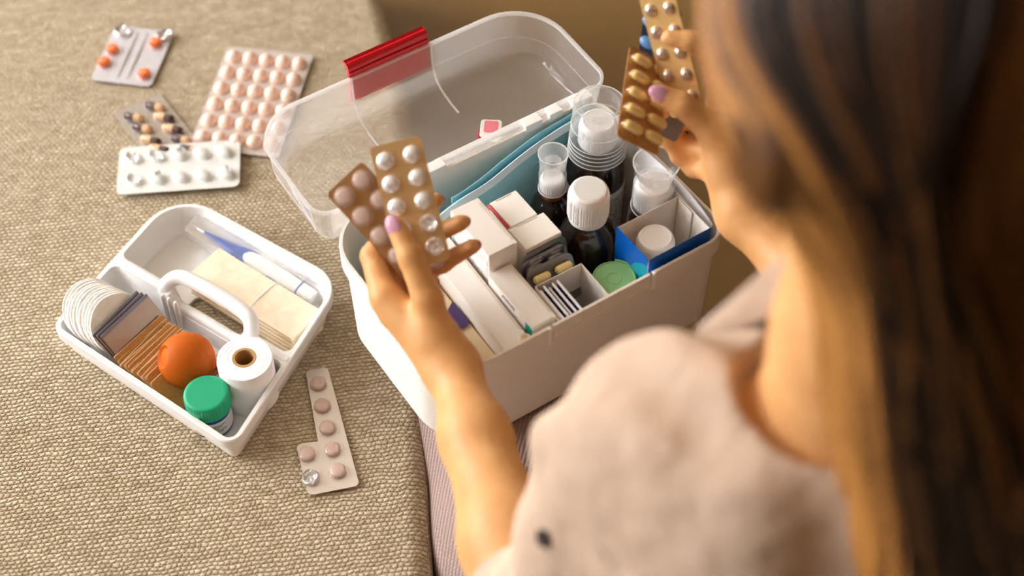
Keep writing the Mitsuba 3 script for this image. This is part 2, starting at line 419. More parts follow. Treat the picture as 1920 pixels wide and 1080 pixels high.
sofa = thing('sofa', 'beige woven fabric corner sofa that the medicine kit and the blister packs lie on', 'sofa')
part(sofa, 'chaise_cushion', cushion([(-1.3, .25), (-.040, .25), (-.076, .80), (-.110, 1.24), (-.166, 1.48), (-.215, 1.95), (-1.3, 1.95)], .04, -.16, 0.0, .022), 'm_sofa', smooth=40)
part(sofa, 'seat_cushion', cushion([(-.045, .25), (.95, .25), (.95, .93), (-.09, .93)], .03, -.20, -.105, .03), 'm_sofa', smooth=40)
part(sofa, 'base', prism([(-1.3, .05), (.95, .05), (.95, .90), (-.12, .90), (-.22, 1.92), (-1.3, 1.92)], .02, -.41, -.205, .004), 'm_sofa')
part(sofa, 'backrest', cushion(rect(2.25, .2, -.175, .14), .06, -.2, .38, .05), 'm_sofa', smooth=40)
for x, y in ((-1.2, .15), (.85, .15), (.85, .8), (-1.2, 1.8), (-.3, 1.8)):
    part(sofa, 'leg', lathe([(0, -.45), (.022, -.45), (.028, -.40), (0, -.40)], 16), 'm_hairdark', TR(x, y, 0))

# ------------------------------------------------------------------ blister packs
def torn(a, b, h, rng, n=14):
    """A burst pocket: the crumpled rim of the bubble with its middle pushed through."""
    th = np.arange(n) / n * 2 * np.pi
    def ring(s, z, j): return np.stack([a * s * np.cos(th) * (1 + j * rng.uniform(-1, 1, n)), b * s * np.sin(th) * (1 + j * rng.uniform(-1, 1, n)), z * (1 + .6 * rng.uniform(-1, 1, n))], 1)
    return loft([ring(1, 0.0001, 0), ring(.95, h * .6, .05), ring(.8, h * .9, .1), ring(.55, h * .35, .15), ring(.3, h * .2, .2)], False, True)

def blister(label, M, outline, rad, sheet, pockets, bubble='m_bubble', group=None, thick=.0007, name='blister_pack'):
    """pockets: list of dicts x, y, rot, a, b, h (bubble half sizes), pill: list of (mesh dict, material, transform)."""
    t = thing(name, label, 'pill pack', group)
    part(t, 'foil_sheet', prism(outline, rad, 0, thick, .0002), sheet, M)
    return t

CACHE = {}
def cached(key, make, smooth=40):
    if key not in CACHE: CACHE[key] = mikit.ply(make(), None, smooth)
    return CACHE[key]

def pocket(t, M, x, y, a, b, h, mat_, rot=0, power=2.5, z=.0007):
    part(t, 'bubble', cached(('dome', a, b, h, power), lambda: dome(a, b, h, power=power)), mat_, M @ TR(x, y, z, rz=rot))

def burst(t, M, x, y, a, b, h, mat_, seed, rot=0, z=.0007):
    rng = np.random.default_rng(seed)
    part(t, 'torn_pocket', torn(a, b, h, rng), mat_, M @ TR(x, y, z, rz=rot), smooth=False)

# orange tablets
M = frame((-.4135, 1.295, .003), (.984, -.16, 0), (.10, 1, .0))
t = blister('lavender silver foil pack with four small orange tablets, farthest from the kit', M, rect(.068, .088), .006, 'm_foil', None)
for x, y in ((-.0285, -.0175), (-.026, .0035), (.024, -.028), (.021, .021)):
    part(t, 'tablet', cached('pill_o', lambda: pill(.0066, .006)), 'm_pill_orange', M @ TR(x * .92, y, .0012))
    pocket(t, M, x * .92, y, .0078, .0078, .0076, 'm_bubble')
for k, (x, y) in enumerate(((-.022, .034), (.025, .035))): burst(t, M, x, y, .010, .0082, .005, 'm_tear', 20 + k)
for x in (-.0055, .0055):
    part(t, 'ridge', tube([(x, -.036, .0008), (x, 0, .0012), (x, .037, .0008)], [.0008, .0015, .0008], 8), 'm_tear', M)

# peach tablets
M = frame((-.276, 1.226, .003), (.988, -.155, 0), (.045, 1, 0))
t = blister('large pack of thirty round peach tablets in six rows of five', M, rect(.096, .156), .003, 'm_foilpeach', None)
for r in range(6):
    for c in range(5):
        x, y = (c - 2) * .0183, .060 - r * .0245
        part(t, 'tablet', cached('pill_p', lambda: dome(.0083, .0083, .0088, power=2.1)), 'm_pill_peach', M @ TR(x, y, .0009))
        pocket(t, M, x, y, .0089, .0089, .0098, 'm_bubble', power=2.0)

# two-tone capsules
def two_tone(t, M, x, y, rot, r=.0036, L=.0195, flip=False, dark='m_pill_brown', light='m_pill_tan', z=.0042):
    a, b = (light, dark) if flip else (dark, light)
    k = part(t, 'capsule', cached(('capA', r, L), lambda: capsule(r, L, t0=0, t1=.53)), a, M @ TR(x, y, z, rz=rot))
    part(k, 'cap', cached(('capB', r, L), lambda: capsule(r * .95, L, t0=.50, t1=1)), b, M @ TR(x, y, z, rz=rot))
M = frame((-0.3669, 1.1768, .0025), (0.818, 0.575, 0), (-0.572, 0.820, 0))
t = blister('small clear pack of brown and tan capsules, half under the white pack', M, rect(0.0546, .110), .004, 'm_foilclear', None)
cells = [(-0.3771, 1.2131, 1), (-0.3973, 1.1972, 1), (-0.3653, 1.1972, 0), (-0.386, 1.1815, 1), (-0.3541, 1.1799, 0), (-0.3746, 1.1637, 0), (-0.3431, 1.1645, 1), (-0.3639, 1.1507, 0), (-0.3324, 1.1499, 1)]
Mi = np.linalg.inv(M)
for X, Y, f in cells:
    q = Mi @ np.array([X, Y, .0025, 1]); rot = -16 - math.degrees(math.atan2(M[1, 0], M[0, 0]))
    two_tone(t, M, q[0], q[1], rot, r=.0043, L=.0235, flip=not f)
    pocket(t, M, q[0], q[1], .0128, .0056, .0086, 'm_bubble', rot=rot, power=2.8)

# opaque white pack
M = frame((-.340, 1.1245, .0075), (.989, .085, .01), (-.16, 1, .035))
t = blister('opaque white plastic pack with ten large oval pockets, several pressed open', M, rect(.124, .064), .007, 'm_foilwhite', None)
for r in range(2):
    for c in range(5):
        x, y = (c - 2) * .0232 + (.0015 if r else -.001), (.0150, -.0150)[r]
        if (r, c) in ((0, 0), (0, 1), (1, 0)):
            rim = torn(.0098, .0064, .0042, np.random.default_rng(40 + c + 5 * r), 20)
            part(t, 'torn_pocket', rim, 'm_foilwhite', M @ TR(x, y, .0007, rz=-38), smooth=30)
        else:
            pocket(t, M, x, y, .0104, .0066, .0060, 'm_foilwhite', rot=-38, power=2.6)
            if (r, c) in ((0, 2), (1, 1), (1, 4)): burst(t, M, x + .003, y + .001, .0055, .004, .0075, 'm_foilwhite', 60 + c + r, rot=-38)

# the cut strip of pink tablets in front
M = frame((-.152, .8065, .003), (.96, .12, 0), (-.265, .96, 0))
Mi = np.linalg.inv(M)
def lc(X, Y): q = Mi @ np.array([X, Y, .003, 1]); return q[0], q[1]
t = thing('blister_pack', 'cut foil strip of pinkish brown tablets on the sofa between the tray and the lap', 'pill pack')
ol = [lc(*p) for p in ((-.177, .737), (-.134, .747), (-.171, .874), (-.190, .870), (-.1725, .792), (-.192, .789))]
from shapely.geometry import Polygon as SP
shp = SP(ol).buffer(-.004).buffer(.004).buffer(.0006)
part(t, 'foil_sheet', trimesh.creation.extrude_polygon(shp, .0007, engine='earcut'), 'm_foilwarm', M, smooth=False)
for X, Y in ((-.1775, .8545), (-.172, .830), (-.1655, .806), (-.1595, .783), (-.153, .7605), (-.1815, .778)):
    x, y = lc(X, Y)
    part(t, 'tablet', cached('pill_k', lambda: pill(.0068, .0042)), 'm_pill_pink', M @ TR(x, y, .001))
    pocket(t, M, x, y, .0082, .0082, .0058, 'm_bubble', power=3.2)
x, y = lc(-.1765, .7535)
burst(t, M, x, y, .0082, .0082, .0045, 'm_tear', 77)

# ------------------------------------------------------------------ the white tray and what is in it
TY = TR(-.29, .915, 0.001, rz=-34.5)
tray = thing('tray', 'white plastic carrying tray with a handle, set on the sofa beside the medicine kit', 'tray')
TPOLY, TRAD = np.array([(-.0975, -.0925), (.1275, -.0985), (.089, .103), (-.1185, .101)]), np.array([.014, .014, .036, .042])
RIM = .038
def tring(d, z, ddx=0): return ring3(round_poly(offset_poly(TPOLY, d), np.maximum(TRAD - d, .004), 8), z)
outer = man(loft([tring(.0095, 0), tring(.0085, .001), tring(.0035, .026), tring(.0002, .0262), tring(0, .0275), tring(0, RIM - .001), tring(.001, RIM)]))
def comp(y0, y1):
    q = SP(offset_poly(TPOLY, .0045)); cut = SP(rect(.5, y1 - y0, 0, (y0 + y1) / 2)); g = q.intersection(cut)
    c = np.array(g.exterior.coords)[:-1]
    if SP(c).exterior.is_ccw is False: c = c[::-1]
    rr = np.array([.036 if (p[1] > .09) else .008 for p in c])
    R = lambda d, z: ring3(round_poly(offset_poly(c, d), np.maximum(rr - d, .004), 8), z)
    return man(loft([R(.008, .003), R(.0055, .005), R(0, RIM + .003)]))
body = outer - comp(-.2, -.0030) - comp(.0065, .2)
body -= man(slab(.086, .0250, .06, .006, .0005)).translate([.009, .0180, -.01])      # finger slot through the floor
body -= man(slab(.086, .030, .06, .004, .0005)).translate([.009, .005, .0225])     # and the dip in the middle wall
part(tray, 'body', unman(body), 'm_tray', TY, smooth=35)
part(tray, 'rail', tube(spline([(-.104, .0015, RIM - .004), (-.08, .0015, RIM), (-.060, .0015, RIM), (-.042, .0015, RIM - .003), (-.030, .0008, RIM - .0130), (-.012, .0005, RIM - .0145), (.03, .0005, RIM - .0145), (.048, .0008, RIM - .0130), (.060, .0015, RIM - .003), (.075, .0015, RIM), (.106, .0015, RIM - .004)], 80), .0054, 12), 'm_tray', TY)
part(tray, 'handle', tube(spline([(-.042, .002, .030), (-.0425, .0045, .040), (-.036, .0125, .0465), (-.022, .0165, .0485), (.009, .0175, .0490), (.040, .0165, .0485), (.054, .0125, .0465), (.0605, .0045, .040), (.060, .002, .030)], 60), .0072, 14), 'm_tray', TY, label='rounded carrying handle')
part(tray, 'divider', slab(.0014, .082, .012, .0005, .0003), 'm_tray', TY @ TR(.034, -.047, .003))
for x, y in ((-.036, -.008), (-.028, -.008), (-.020, -.008), (-.076, -.080), (-.068, -.081)):
    part(tray, 'peg', lathe([(0, .003), (.0028, .003), (.0026, .040), (.0015, .0425), (0, .043)], 12), 'm_tray', TY @ TR(x, y, 0))

rng = np.random.default_rng(5)
ORD = ['first', 'second', 'third', 'fourth', 'fifth', 'sixth', 'seventh', 'eighth', 'ninth', 'tenth', 'eleventh', 'twelfth', 'thirteenth', 'fourteenth']
def cotton(seed):
    r = np.random.default_rng(seed); n = 56; th = np.arange(n) / n * 2 * np.pi
    R = .0292 * (1 + .012 * np.sin(3 * th + seed) + .006 * r.uniform(-1, 1, n))
    def ring(s, z): return np.stack([R * s * np.cos(th), R * s * np.sin(th), np.full(n, z) + .0004 * np.sin(5 * th + seed)], 1)
    return loft([ring(.94, 0), ring(.99, .0008), ring(1, .0018), ring(.99, .0027), ring(.93, .0032), ring(.6, .0036), ring(.1, .0035)])
for k in range(11):
    lab = 'round white cotton pad at the open face of the stack, its whole face in view' if k == 10 else f'round white cotton pad in the tray corner, {ORD[10 - k]} in its stack from the silver sachets'
    M = TY @ TR(-.0835 + k * .0036, -.055 + .0008 * rng.uniform(-1, 1), .0345 + .0004 * k, ry=52) @ TR(0, 0, 0, rz=rng.uniform(0, 90))
    solo('cotton_pad', lab, 'cotton pad', cotton(k), 'm_cotton', M, 40, None if k == 10 else 'stacked cotton pads')

def sachet(w, h):
    m = slab(w, h, .0016, .002, .0006); return m
for k, lab in enumerate(('silver grey square sachet against the cotton pads', 'silver grey square sachet, middle one of three in the tray', 'silver grey square sachet with its face in view, beside the plasters')):
    M = TY @ TR(-.034 + k * .0042, -.053 + .001 * k, .033, ry=50) @ TR(0, 0, 0, rz=2 - k)
    t = thing('sachet', lab, 'sachet', 'silver sachets in the tray')
    part(t, 'pouch', slab(.052, .060, .0015, .002, .0006), 'm_sachet', M)
    for s in (-1, 1): part(t, 'seam', slab(.0035, .0602, .0017, .001, .0003), 'm_sachetside', M @ TR(s * .0243, 0, -.0001))

for k in range(14):
    x = -.0135 + k * .0031
    tilt = 44 - k * .5 + rng.uniform(-5, 5)
    w = .034 + rng.uniform(-.002, .002)
    lab = 'brown sticking plaster in paper with its face in view, in front of the orange bulb' if k == 13 else f'brown sticking plaster in the tray, {ORD[k]} of the leaning row counted from the silver sachets'
    M = TY @ TR(x + (.008 if k == 13 else 0), -.0560 + rng.uniform(-.0025, .0025), .0245 + rng.uniform(-.001, .002), ry=tilt, rz=rng.uniform(-4, 4))
    t = thing('sticking_plaster', lab, 'plaster', None if k == 13 else 'row of sticking plasters')
    part(t, 'strip', slab(w, .061 + rng.uniform(-.003, .002), .0007, .003, .0002), 'm_plaster', M)
    part(t, 'backing_paper', slab(w + .001, .061, .0005, .001, .0002), 'm_plasterpaper', M @ TR(0, 0, -.0007))

def bulb():
    prof = [(0, -.0225), (.005, -.0222), (.0085, -.0212), (.0096, -.0222), (.0108, -.0232), (.014, -.0215), (.0195, -.0165), (.0238, -.0085), (.0255, .0), (.0247, .008), (.0215, .0150), (.016, .0205), (.0098, .0238), (.0058, .0262), (.0046, .031), (.0042, .036), (.0034, .0375), (0, .0375)]
    return lathe(prof, 56)
M = TY @ TR(.0325, -.050, .0385) @ frame((0, 0, 0), (0, 1, .2), (.35, .3, 1)) @ TR(0, 0, 0)
ax = np.array([.48, .66, -.57]); M = TY @ frame((.0305, -.050, .038), np.cross([0, 0, 1], ax), np.cross(ax, np.cross([0, 0, 1], ax)))
t = thing('rubber_bulb', 'orange rubber syringe bulb with a dimple, lying between plasters and gauze roll', 'rubber bulb')
part(t, 'body', bulb(), 'm_orange', M, smooth=50)
t = thing('gauze_roll', 'standing roll of white gauze bandage on a brown cardboard core', 'bandage')
M = TY @ TR(.0835, -.0285, .003)
part(t, 'roll', lathe([(.0108, .004), (.0108, 0), (.0240, 0), (.0248, .0008), (.0248, .0532), (.0243, .0544), (.022, .0548), (.0215, .0545), (.0185, .0551), (.018, .0548), (.0150, .0553), (.0145, .0550), (.0108, .0553), (.0108, .004)], 64), 'm_gauzeroll', M)
part(t, 'core', lathe([(.0083, .0), (.0083, .0556), (.0107, .0556), (.0107, .0), (.0083, .0)], 40), 'm_core', M, label='brown cardboard core')

t = thing('ointment_jar', 'small jar with a bright green screw lid, in the near corner of the tray', 'jar')
M = TY @ TR(.0755, -.0725, .003)
part(t, 'glass', lathe([(0, 0), (.0165, 0), (.018, .0015), (.018, .027), (.0172, .030), (0, .030)], 48), 'm_navy', M)
def band(r, z0, z1, a0, a1, n=24, th=.0003):
    a = np.linspace(a0, a1, n); c, s = np.cos(a), np.sin(a); v = []
    for rr, z in ((r, z0), (r + th, z0), (r + th, z1), (r, z1)): v.append(np.stack([rr * c, rr * s, np.full(n, z)], 1))
    v = np.vstack(v); f = []
    for k in range(4):
        i, j = k * n + np.arange(n - 1), ((k + 1) % 4) * n + np.arange(n - 1)
        f += [np.stack([i, i + 1, j + 1], 1), np.stack([i, j + 1, j], 1)]
    for e in (0, n - 1): f.append([[e, n + e, 2 * n + e], [e, 2 * n + e, 3 * n + e]] if e else [[e, 2 * n + e, n + e], [e, 3 * n + e, 2 * n + e]])
    return tri(v, np.vstack(f))
part(t, 'label', band(.0181, .004, .0225, -3.1, 1.3), 'm_label', M)
part(t, 'label_print', cat(*[band(.0184, .0175 - .0022 * k, .0182 - .0022 * k, -.95, -.95 + .9 - .2 * (k % 3), 8, .0001) for k in range(6)]), 'm_print', M)
part(t, 'label_patch', band(.0184, .006, .0215, -2.2, -1.35, 12, .0001), 'm_yellowprint', M)
part(t, 'lid', lathe([(0, .028), (.0196, .028), (.0202, .029), (.0202, .0435), (.0198, .0452), (.0185, .0462), (.0165, .0465), (.0158, .0463), (0, .0466)], 192, 48, .00018, (2, 3)), 'm_green', M, smooth=35, label='bright green ribbed lid')

# folded napkins
def fold(w, d, h, seed):
    m = trimesh.creation.box([w, d, h]); m = m.subdivide().subdivide().subdivide().subdivide()
    v = m.vertices.copy(); a = meshkit.fbm(np.c_[v[:, 0] * 40, v[:, 1] * 40, v[:, 2] * 0 + seed], 3, seed) - .5
    v[:, 2] += a * .0016; v[:, :2] *= 1 + .012 * (meshkit.noise(np.c_[v[:, 1] * 60, v[:, 0] * 60, v[:, 2] * 300], seed) - .5)[:, None]
    # the long near edge is a soft fold
    e = np.clip((-v[:, 1] - d * .44) / (d * .06), 0, 1); v[:, 2] *= 1 - .45 * e ** 2
    m.vertices = v; return m
for k in range(5):
    lab = 'cream folded cloth napkin on top of the pile in the tray, creased across the middle' if k == 4 else f'cream folded cloth napkin in the tray, {ORD[4 - k]} from the top of its pile'
    t = thing('folded_napkin', lab, 'napkin', None if k == 4 else 'lower napkins of the pile')
    M = TY @ TR(.0235 + (4 - k) * .0006, .0505 - (4 - k) * .0009, .0062 + .0047 * k, rz=-.8 + .5 * (k % 2), rx=-2, ry=2.0)
    part(t, 'cloth', fold(.127, .0425, .0042, k + 3), 'm_napkin', M, smooth=50)
    part(t, 'folded_edge', tube([(-.0625, -.0212, .0008), (0, -.0214, .0006), (.0625, -.0212, .0008)], .0007, 6), 'm_napkinedge', M)
    if k == 4: part(t, 'crease', tube([(.008, -.021, .0022), (.0075, 0, .0032), (.008, .0207, .0026)], .0006, 6), 'm_gauze', M)

# thermometer in its clear case
CM = TY @ TR(-.0065, .0850, .0165, ry=2.0, rx=8)
t = thing('thermometer_case', 'long clear plastic case lying along the back of the tray', 'case')
co = man(slab(.160, .0235, .014, .004, .0015)) - man(slab(.157, .0210, .020, .003, .0005)).translate([0, 0, .0012])
part(t, 'shell', unman(co), 'm_case', CM @ TR(0, 0, -.007), smooth=30)
part(t, 'cover', slab(.160, .0235, .0008, .004, .0003), 'm_case', CM @ TR(0, 0, .0074))
t = thing('thermometer', 'blue and white digital thermometer inside the clear case', 'thermometer')
def section(x, w, h, n=24, p=2.6):
    th = np.arange(n) / n * 2 * np.pi; c, s = np.cos(th), np.sin(th)
    return np.stack([np.full(n, x), w * np.sign(c) * np.abs(c) ** (2 / p), h * np.sign(s) * np.abs(s) ** (2 / p)], 1)
def shaft(rows): return loft([section(*r) for r in rows])
TH = CM @ TR(0, 0, .0004)
part(t, 'probe_tip', shaft([(-.074, .0004, .0004, 24, 2), (-.0735, .0012, .0012, 24, 2), (-.072, .0016, .0016, 24, 2), (-.064, .0017, .0017, 24, 2)]), 'm_steel', TH, label='steel probe tip')
part(t, 'grip', shaft([(-.064, .0018, .0018, 24, 2), (-.05, .0028, .0022), (-.03, .0052, .0030), (-.014, .0078, .0038), (-.004, .0086, .0042), (-.002, .0084, .0042)]), 'm_thermoblue', TH, smooth=50, label='blue tapering neck')
part(t, 'body', shaft([(-.013, .0030, .0042), (-.011, .0060, .0048), (-.007, .0080, .0052), (.002, .0090, .0054), (.02, .0092, .0054), (.042, .0084, .0052), (.0545, .0076, .0050)]), 'm_thermowhite', TH, smooth=50)
part(t, 'ring', shaft([(.0545, .0079, .0053), (.0560, .0079, .0053)]), 'm_thermoblue', TH)
part(t, 'end_cap', shaft([(.056, .0076, .0050), (.070, .0070, .0047), (.0725, .0062, .0042), (.073, .004, .003)]), 'm_thermowhite', TH, smooth=50)
part(t, 'button', ellipsoid(.009, .0022, .0012), 'm_thermoblue', TH @ TR(.024, -.0082, .0028))

# ------------------------------------------------------------------ the medicine kit
BX = TR(.011, .890, 0, rz=33.6)
TOP, BOT = .18, .062
kit = thing('medicine_kit', 'white plastic medicine kit box on the lap, open and full of bottles and cartons', 'medicine kit')
BP, BR_ = np.array([(-.145, -.0995), (.145, -.0995), (.145, .0995), (-.145, .0995)]), np.array([.055, .024, .024, .050])
def bring(d, z): return ring3(round_poly(offset_poly(BP, d), np.maximum(BR_ - d, .006), 10), z)
shell = man(loft([bring(.0100, BOT), bring(.0080, BOT + .001), bring(.0065, BOT + .004), bring(.0040, .1585), bring(.0036, .160), bring(.0003, .1602), bring(0, .1608),
              bring(0, TOP - .001), bring(.0006, TOP), bring(.0030, TOP), bring(.0036, TOP - .001), bring(.0060, .157), bring(.0088, BOT + .005), bring(.0105, BOT + .003)]))
for x in (-.040, .060):        # grooves of the two latches in the front lip
    shell -= man(slab(.0035, .006, .03, .001, .0004)).translate([x, -.0995, TOP - .024])
shell -= man(slab(.0965, .004, .0026, .0005, .0003)).translate([.010, -.1004, .1655])
for x in (-.009, .026):
    shell -= man(slab(.0010, .004, .014, .0003, .0002)).translate([x, -.1004, .167])
part(kit, 'body', unman(shell), 'm_box', BX, smooth=35)
part(kit, 'front_latch', cat(*[slab(.0030, .0040, .021, .001, .0005).apply_translation([x, -.0985, TOP - .0205]) for x in (-.0425, .0625)]), 'm_hinge', BX)
for x, w in ((-.028, .020), (.074, .018), (.098, .014), (.127, .022)):
    part(kit, 'hinge_block', slab(w, .011, .009, .0015, .0008), 'm_hinge', BX @ TR(x, .1005, TOP - .003))
part(kit, 'hinge_strip', slab(.150, .006, .0022, .001, .0004), 'm_lidrim', BX @ TR(.052, .106, TOP + .0005))

# the clear lid, hanging open behind the box
lid = uniq(kit + '__lid')
LP, LR = np.array([(-.141, .104), (.163, .104), (.163, .231), (-.141, .231)]), np.array([.018, .018, .052, .046])
def lring(d, z): return ring3(round_poly(offset_poly(LP, d), np.maximum(LR - d, .006), 12), z)
LM = BX @ TR(0, .104, TOP + .003, rx=3) @ TR(0, -.104, 0)
put(lid, loft([lring(0, 0), lring(.0012, -.018), lring(.0035, -.036), lring(.008, -.046), lring(.015, -.0515), lring(.028, -.0535), lring(.055, -.0545)], False, True), 'm_lid', LM, smooth=50)
labels[lid] = {'label': 'clear translucent lid hanging open behind the box'}
rimring = [lring(-.0016, -.002), lring(-.0016, .0012), lring(.0012, .0012), lring(.0012, -.002), lring(-.0016, -.002)]
put(lid + '__rim', loft(rimring, False, False), 'm_lidrim', LM, smooth=30)
put(lid + '__step', loft([lring(.0028, -.0285), lring(.0022, -.0280), lring(.0028, -.0275)], False, False), 'm_lidrim', LM)
for k, x in enumerate((-.036, .049)):
    put(uniq(lid + '__rib'), tube(spline([(x, .2295, .001), (x, .2275, -.020), (x + .001, .2205, -.042), (x + .002, .208, -.050), (x + .002, .185, -.052)], 30), .0011, 8), 'm_lidrim', LM)
def clasp():
    rows = []
    for z, y, t in ((-.030, .2325, .0012), (-.012, .2330, .0016), (.0, .2335, .0018), (.008, .2345, .0022), (.0125, .2365, .0030), (.0145, .2395, .0026), (.0125, .2420, .0016)):
        rows.append(np.array([(-.0365, y - t, z), (.0475, y - t, z), (.0475, y + t, z), (-.0365, y + t, z)]))
    return loft(rows)
put(lid + '__clasp', clasp(), 'm_red', LM, smooth=60)
labels[lid + '__clasp'] = {'label': 'red snap clasp on the edge of the lid'}
put(lid + '__clasp__ridge', tube([(-.036, .2312, .006), (.005, .2308, .0066), (.047, .2312, .006)], .0012, 8), 'm_red', LM)

t = thing('small_case', 'tiny white case with a pink face lying inside the open clear lid', 'case')
M = BX @ TR(.063, .150, TOP - .048, rz=-38)
part(t, 'body', slab(.020, .022, .008, .003, .0012), 'm_white', M)
part(t, 'face', slab(.013, .015, .0006, .002, .0002), 'm_pink', M @ TR(0, .001, .008))
part(t, 'tab', slab(.004, .010, .004, .001, .0004), 'm_red', M @ TR(-.0095, -.006, .002))

# ------------------------------------------------------------------ cartons in the kit
def carton(label, x0, x1, y0, y1, top, mats=('m_carton', 'm_carton'), slit='x', base=BOT + .004, name='carton', rz=0):
    t = thing(name, label, 'carton')
    w, d = x1 - x0, y1 - y0
    M = BX @ TR((x0 + x1) / 2, (y0 + y1) / 2, 0, rz=rz)
    part(t, 'body', prism(rect(w, d), .0006, base, top - .0006, .0003, 2), mats[0], M)
    if slit == 'x': fl, at, tk, ta = slab(w - .0035, d - .0006, .0006, .0006, .0002, 2), (-.0014, 0), slab(.0022, d * .82, .0005, .0004, .0002, 2), (w / 2 - .0011, 0)
    else: fl, at, tk, ta = slab(w - .0006, d - .0035, .0006, .0006, .0002, 2), (0, -.0014), slab(w * .6, .0018, .0005, .0004, .0002, 2), (0, d / 2 - .0011)
    part(t, 'top_flap', fl, mats[1], M @ TR(at[0], at[1], top - .0006))
    part(t, 'tuck_edge', tk, 'm_cartongrey', M @ TR(ta[0], ta[1], top - .0007))
    return t, M, w, d

t, M, w, d = carton('tall white carton with small print on its side, touched by the left fingertips', -.0485, -.0205, -.019, .041, .195)
part(t, 'printed_side', slab(.0003, d - .004, .10, .0001, .0001, 2), 'm_smallprint', M @ TR(-w / 2 - .0002, 0, .088))
t, M, w, d = carton('white carton with a red inner flap, against the blue mask', -.0085, .0185, .0085, .042, .180, slit='y')
part(t, 'red_flap', slab(.0032, d - .002, .0006, .001, .0002), 'm_redprint', M @ TR(-w / 2 - .0018, 0, .1785, ry=-30))
t, M, w, d = carton('white carton in the middle of the kit, before the carton with a red flap', -.0125, .0235, -.0205, .0070, .181, slit='y')
part(t, 'kraft_side', slab(w - .001, .0003, .09, .0001, .0001, 2), 'm_cartongrey', M @ TR(0, -d / 2 - .0002, .088))
t, M, w, d = carton('long flat white carton on edge, leaning along the left end of the kit', -.0775, -.0535, -.0885, .040, .166, rz=-1.5)
part(t, 'side_strip', slab(.0003, d - .002, .09, .0001, .0001, 2), 'm_kraft', M @ TR(w / 2 + .0002, 0, .070))
t, M, w, d = carton('white carton with a teal corner by the front rim of the kit', -.0515, -.0285, -.0880, -.0215, .1755)
part(t, 'teal_corner', slab(.0003, .010, .05, .0001, .0001, 2), 'm_tealprint', M @ TR(-w / 2 - .0002, -d / 2 + .0055, .122))
part(t, 'barcode', cat(*[slab(.0002, .0010, .0035, .0001, .00005, 1).apply_translation([-w / 2 - .0002, -.006 + .0021 * k, .1690]) for k in range(9)]), 'm_violet', M)
part(t, 'front_face', slab(w - .001, .0003, .06, .0001, .0001, 2), 'm_cartongrey', M @ TR(0, -d / 2 - .0002, .112))

def open_carton(label, x0, x1, y0, y1, top, outer_mat, rz=0):
    t = thing('open_carton', label, 'carton')
    w, d, th = x1 - x0, y1 - y0, .0008
    M = BX @ TR((x0 + x1) / 2, (y0 + y1) / 2, 0, rz=rz)
    z0 = BOT + .004
    part(t, 'bottom', slab(w - .002, d - .002, th, .0004, .0002, 2), 'm_carton', M @ TR(0, 0, z0))
    for nm, ww, dd, x, y in (('front_panel', w, th, 0, -d / 2), ('back_panel', w, th, 0, d / 2), ('side_panel', th, d - 2 * th, -w / 2 + th / 2, 0), ('side_panel', th, d - 2 * th, w / 2 - th / 2, 0)):
        part(t, nm, slab(ww, dd, top - z0, .0003, .0002, 2), 'm_carton', M @ TR(x, y, z0))
    return t, M, w, d
t, M, w, d = open_carton('open white carton holding a few sachets on edge, at the front rim of the kit', -.0235, .0235, -.0905, -.0495, .1690, 'm_carton', rz=-1)
for k in range(6):
    lab = f'thin silver violet sachet in the open white carton, {ORD[k]} from the teal-cornered carton'
    s = thing('thin_sachet', lab, 'sachet', 'thin sachets on edge in the carton')
    SM = M @ TR(-.0185 + k * .0037, -.0015 - .0012 * (k % 2), .118, ry=-8 + k * .6)
    part(s, 'pouch', slab(.0016, .036, .048 + .002 * (k % 3), .0006, .0004, 3), 'm_violet', SM)
    part(s, 'foil_edge', slab(.0019, .0365, .0025, .0006, .0004, 3), 'm_paper', SM @ TR(0, 0, .046 + .002 * (k % 3)))
t, M, w, d = open_carton('open carton printed bright blue outside, with a white capped bottle in it', .0615, .1275, -.0908, -.0460, .186, 'm_blue')
part(t, 'blue_print', slab(w - .0006, .0004, .124, .0001, .0001, 2), 'm_blue', M @ TR(0, -d / 2 - .0007, .0655))
part(t, 'blue_print', slab(.0004, d - .0006, .124, .0001, .0001, 2), 'm_blue', M @ TR(-w / 2 - .0003, 0, .0655))
q = SP([(-.0222, 0), (.004, 0), (.004, .02), (.001, .038), (-.006, .052), (-.0155, .060), (-.0222, .0625)])
ex = trimesh.creation.extrude_polygon(q, .0003, engine='earcut')
part(t, 'teal_print', ex, 'm_teal', M @ frame((-w / 2 - .0006, 0, .118), (0, 1, 0), (0, 0, 1)))
part(t, 'inner_flap', slab(.0006, .018, .118, .0003, .0002, 2), 'm_carton', M @ TR(w / 2 - .0022, .010, .068))

# bottles
def ribbed_cap(r, h, z0=0, ribs=52, seal=True):
    rows = [(r * .90, 0), (r * .985, .0002), (r, .0012), (r, h * .70), (r * .97, h * .86), (r * .90, h * .96), (r * .80, h), (r * .76, h), (r * .74, h - .0004), (0, h - .0002)]
    return lathe([(0, 0)] + rows, ribs * 4, ribs, r * .022, (3, 4))
def bottle(label, x, y, z0, prof, body_mat, cap_r, cap_h, cap_z, ribs=46, name='bottle'):
    t = thing(name, label, 'bottle')
    M = BX @ TR(x, y, 0)
    part(t, 'body', lathe([(0, z0)] + prof, 56), body_mat, M, smooth=45)
    part(t, 'cap', ribbed_cap(cap_r, cap_h, ribs=ribs), 'm_cap', M @ TR(0, 0, cap_z), smooth=30, label='white ribbed screw cap')
    return t, M
z0 = BOT + .0035
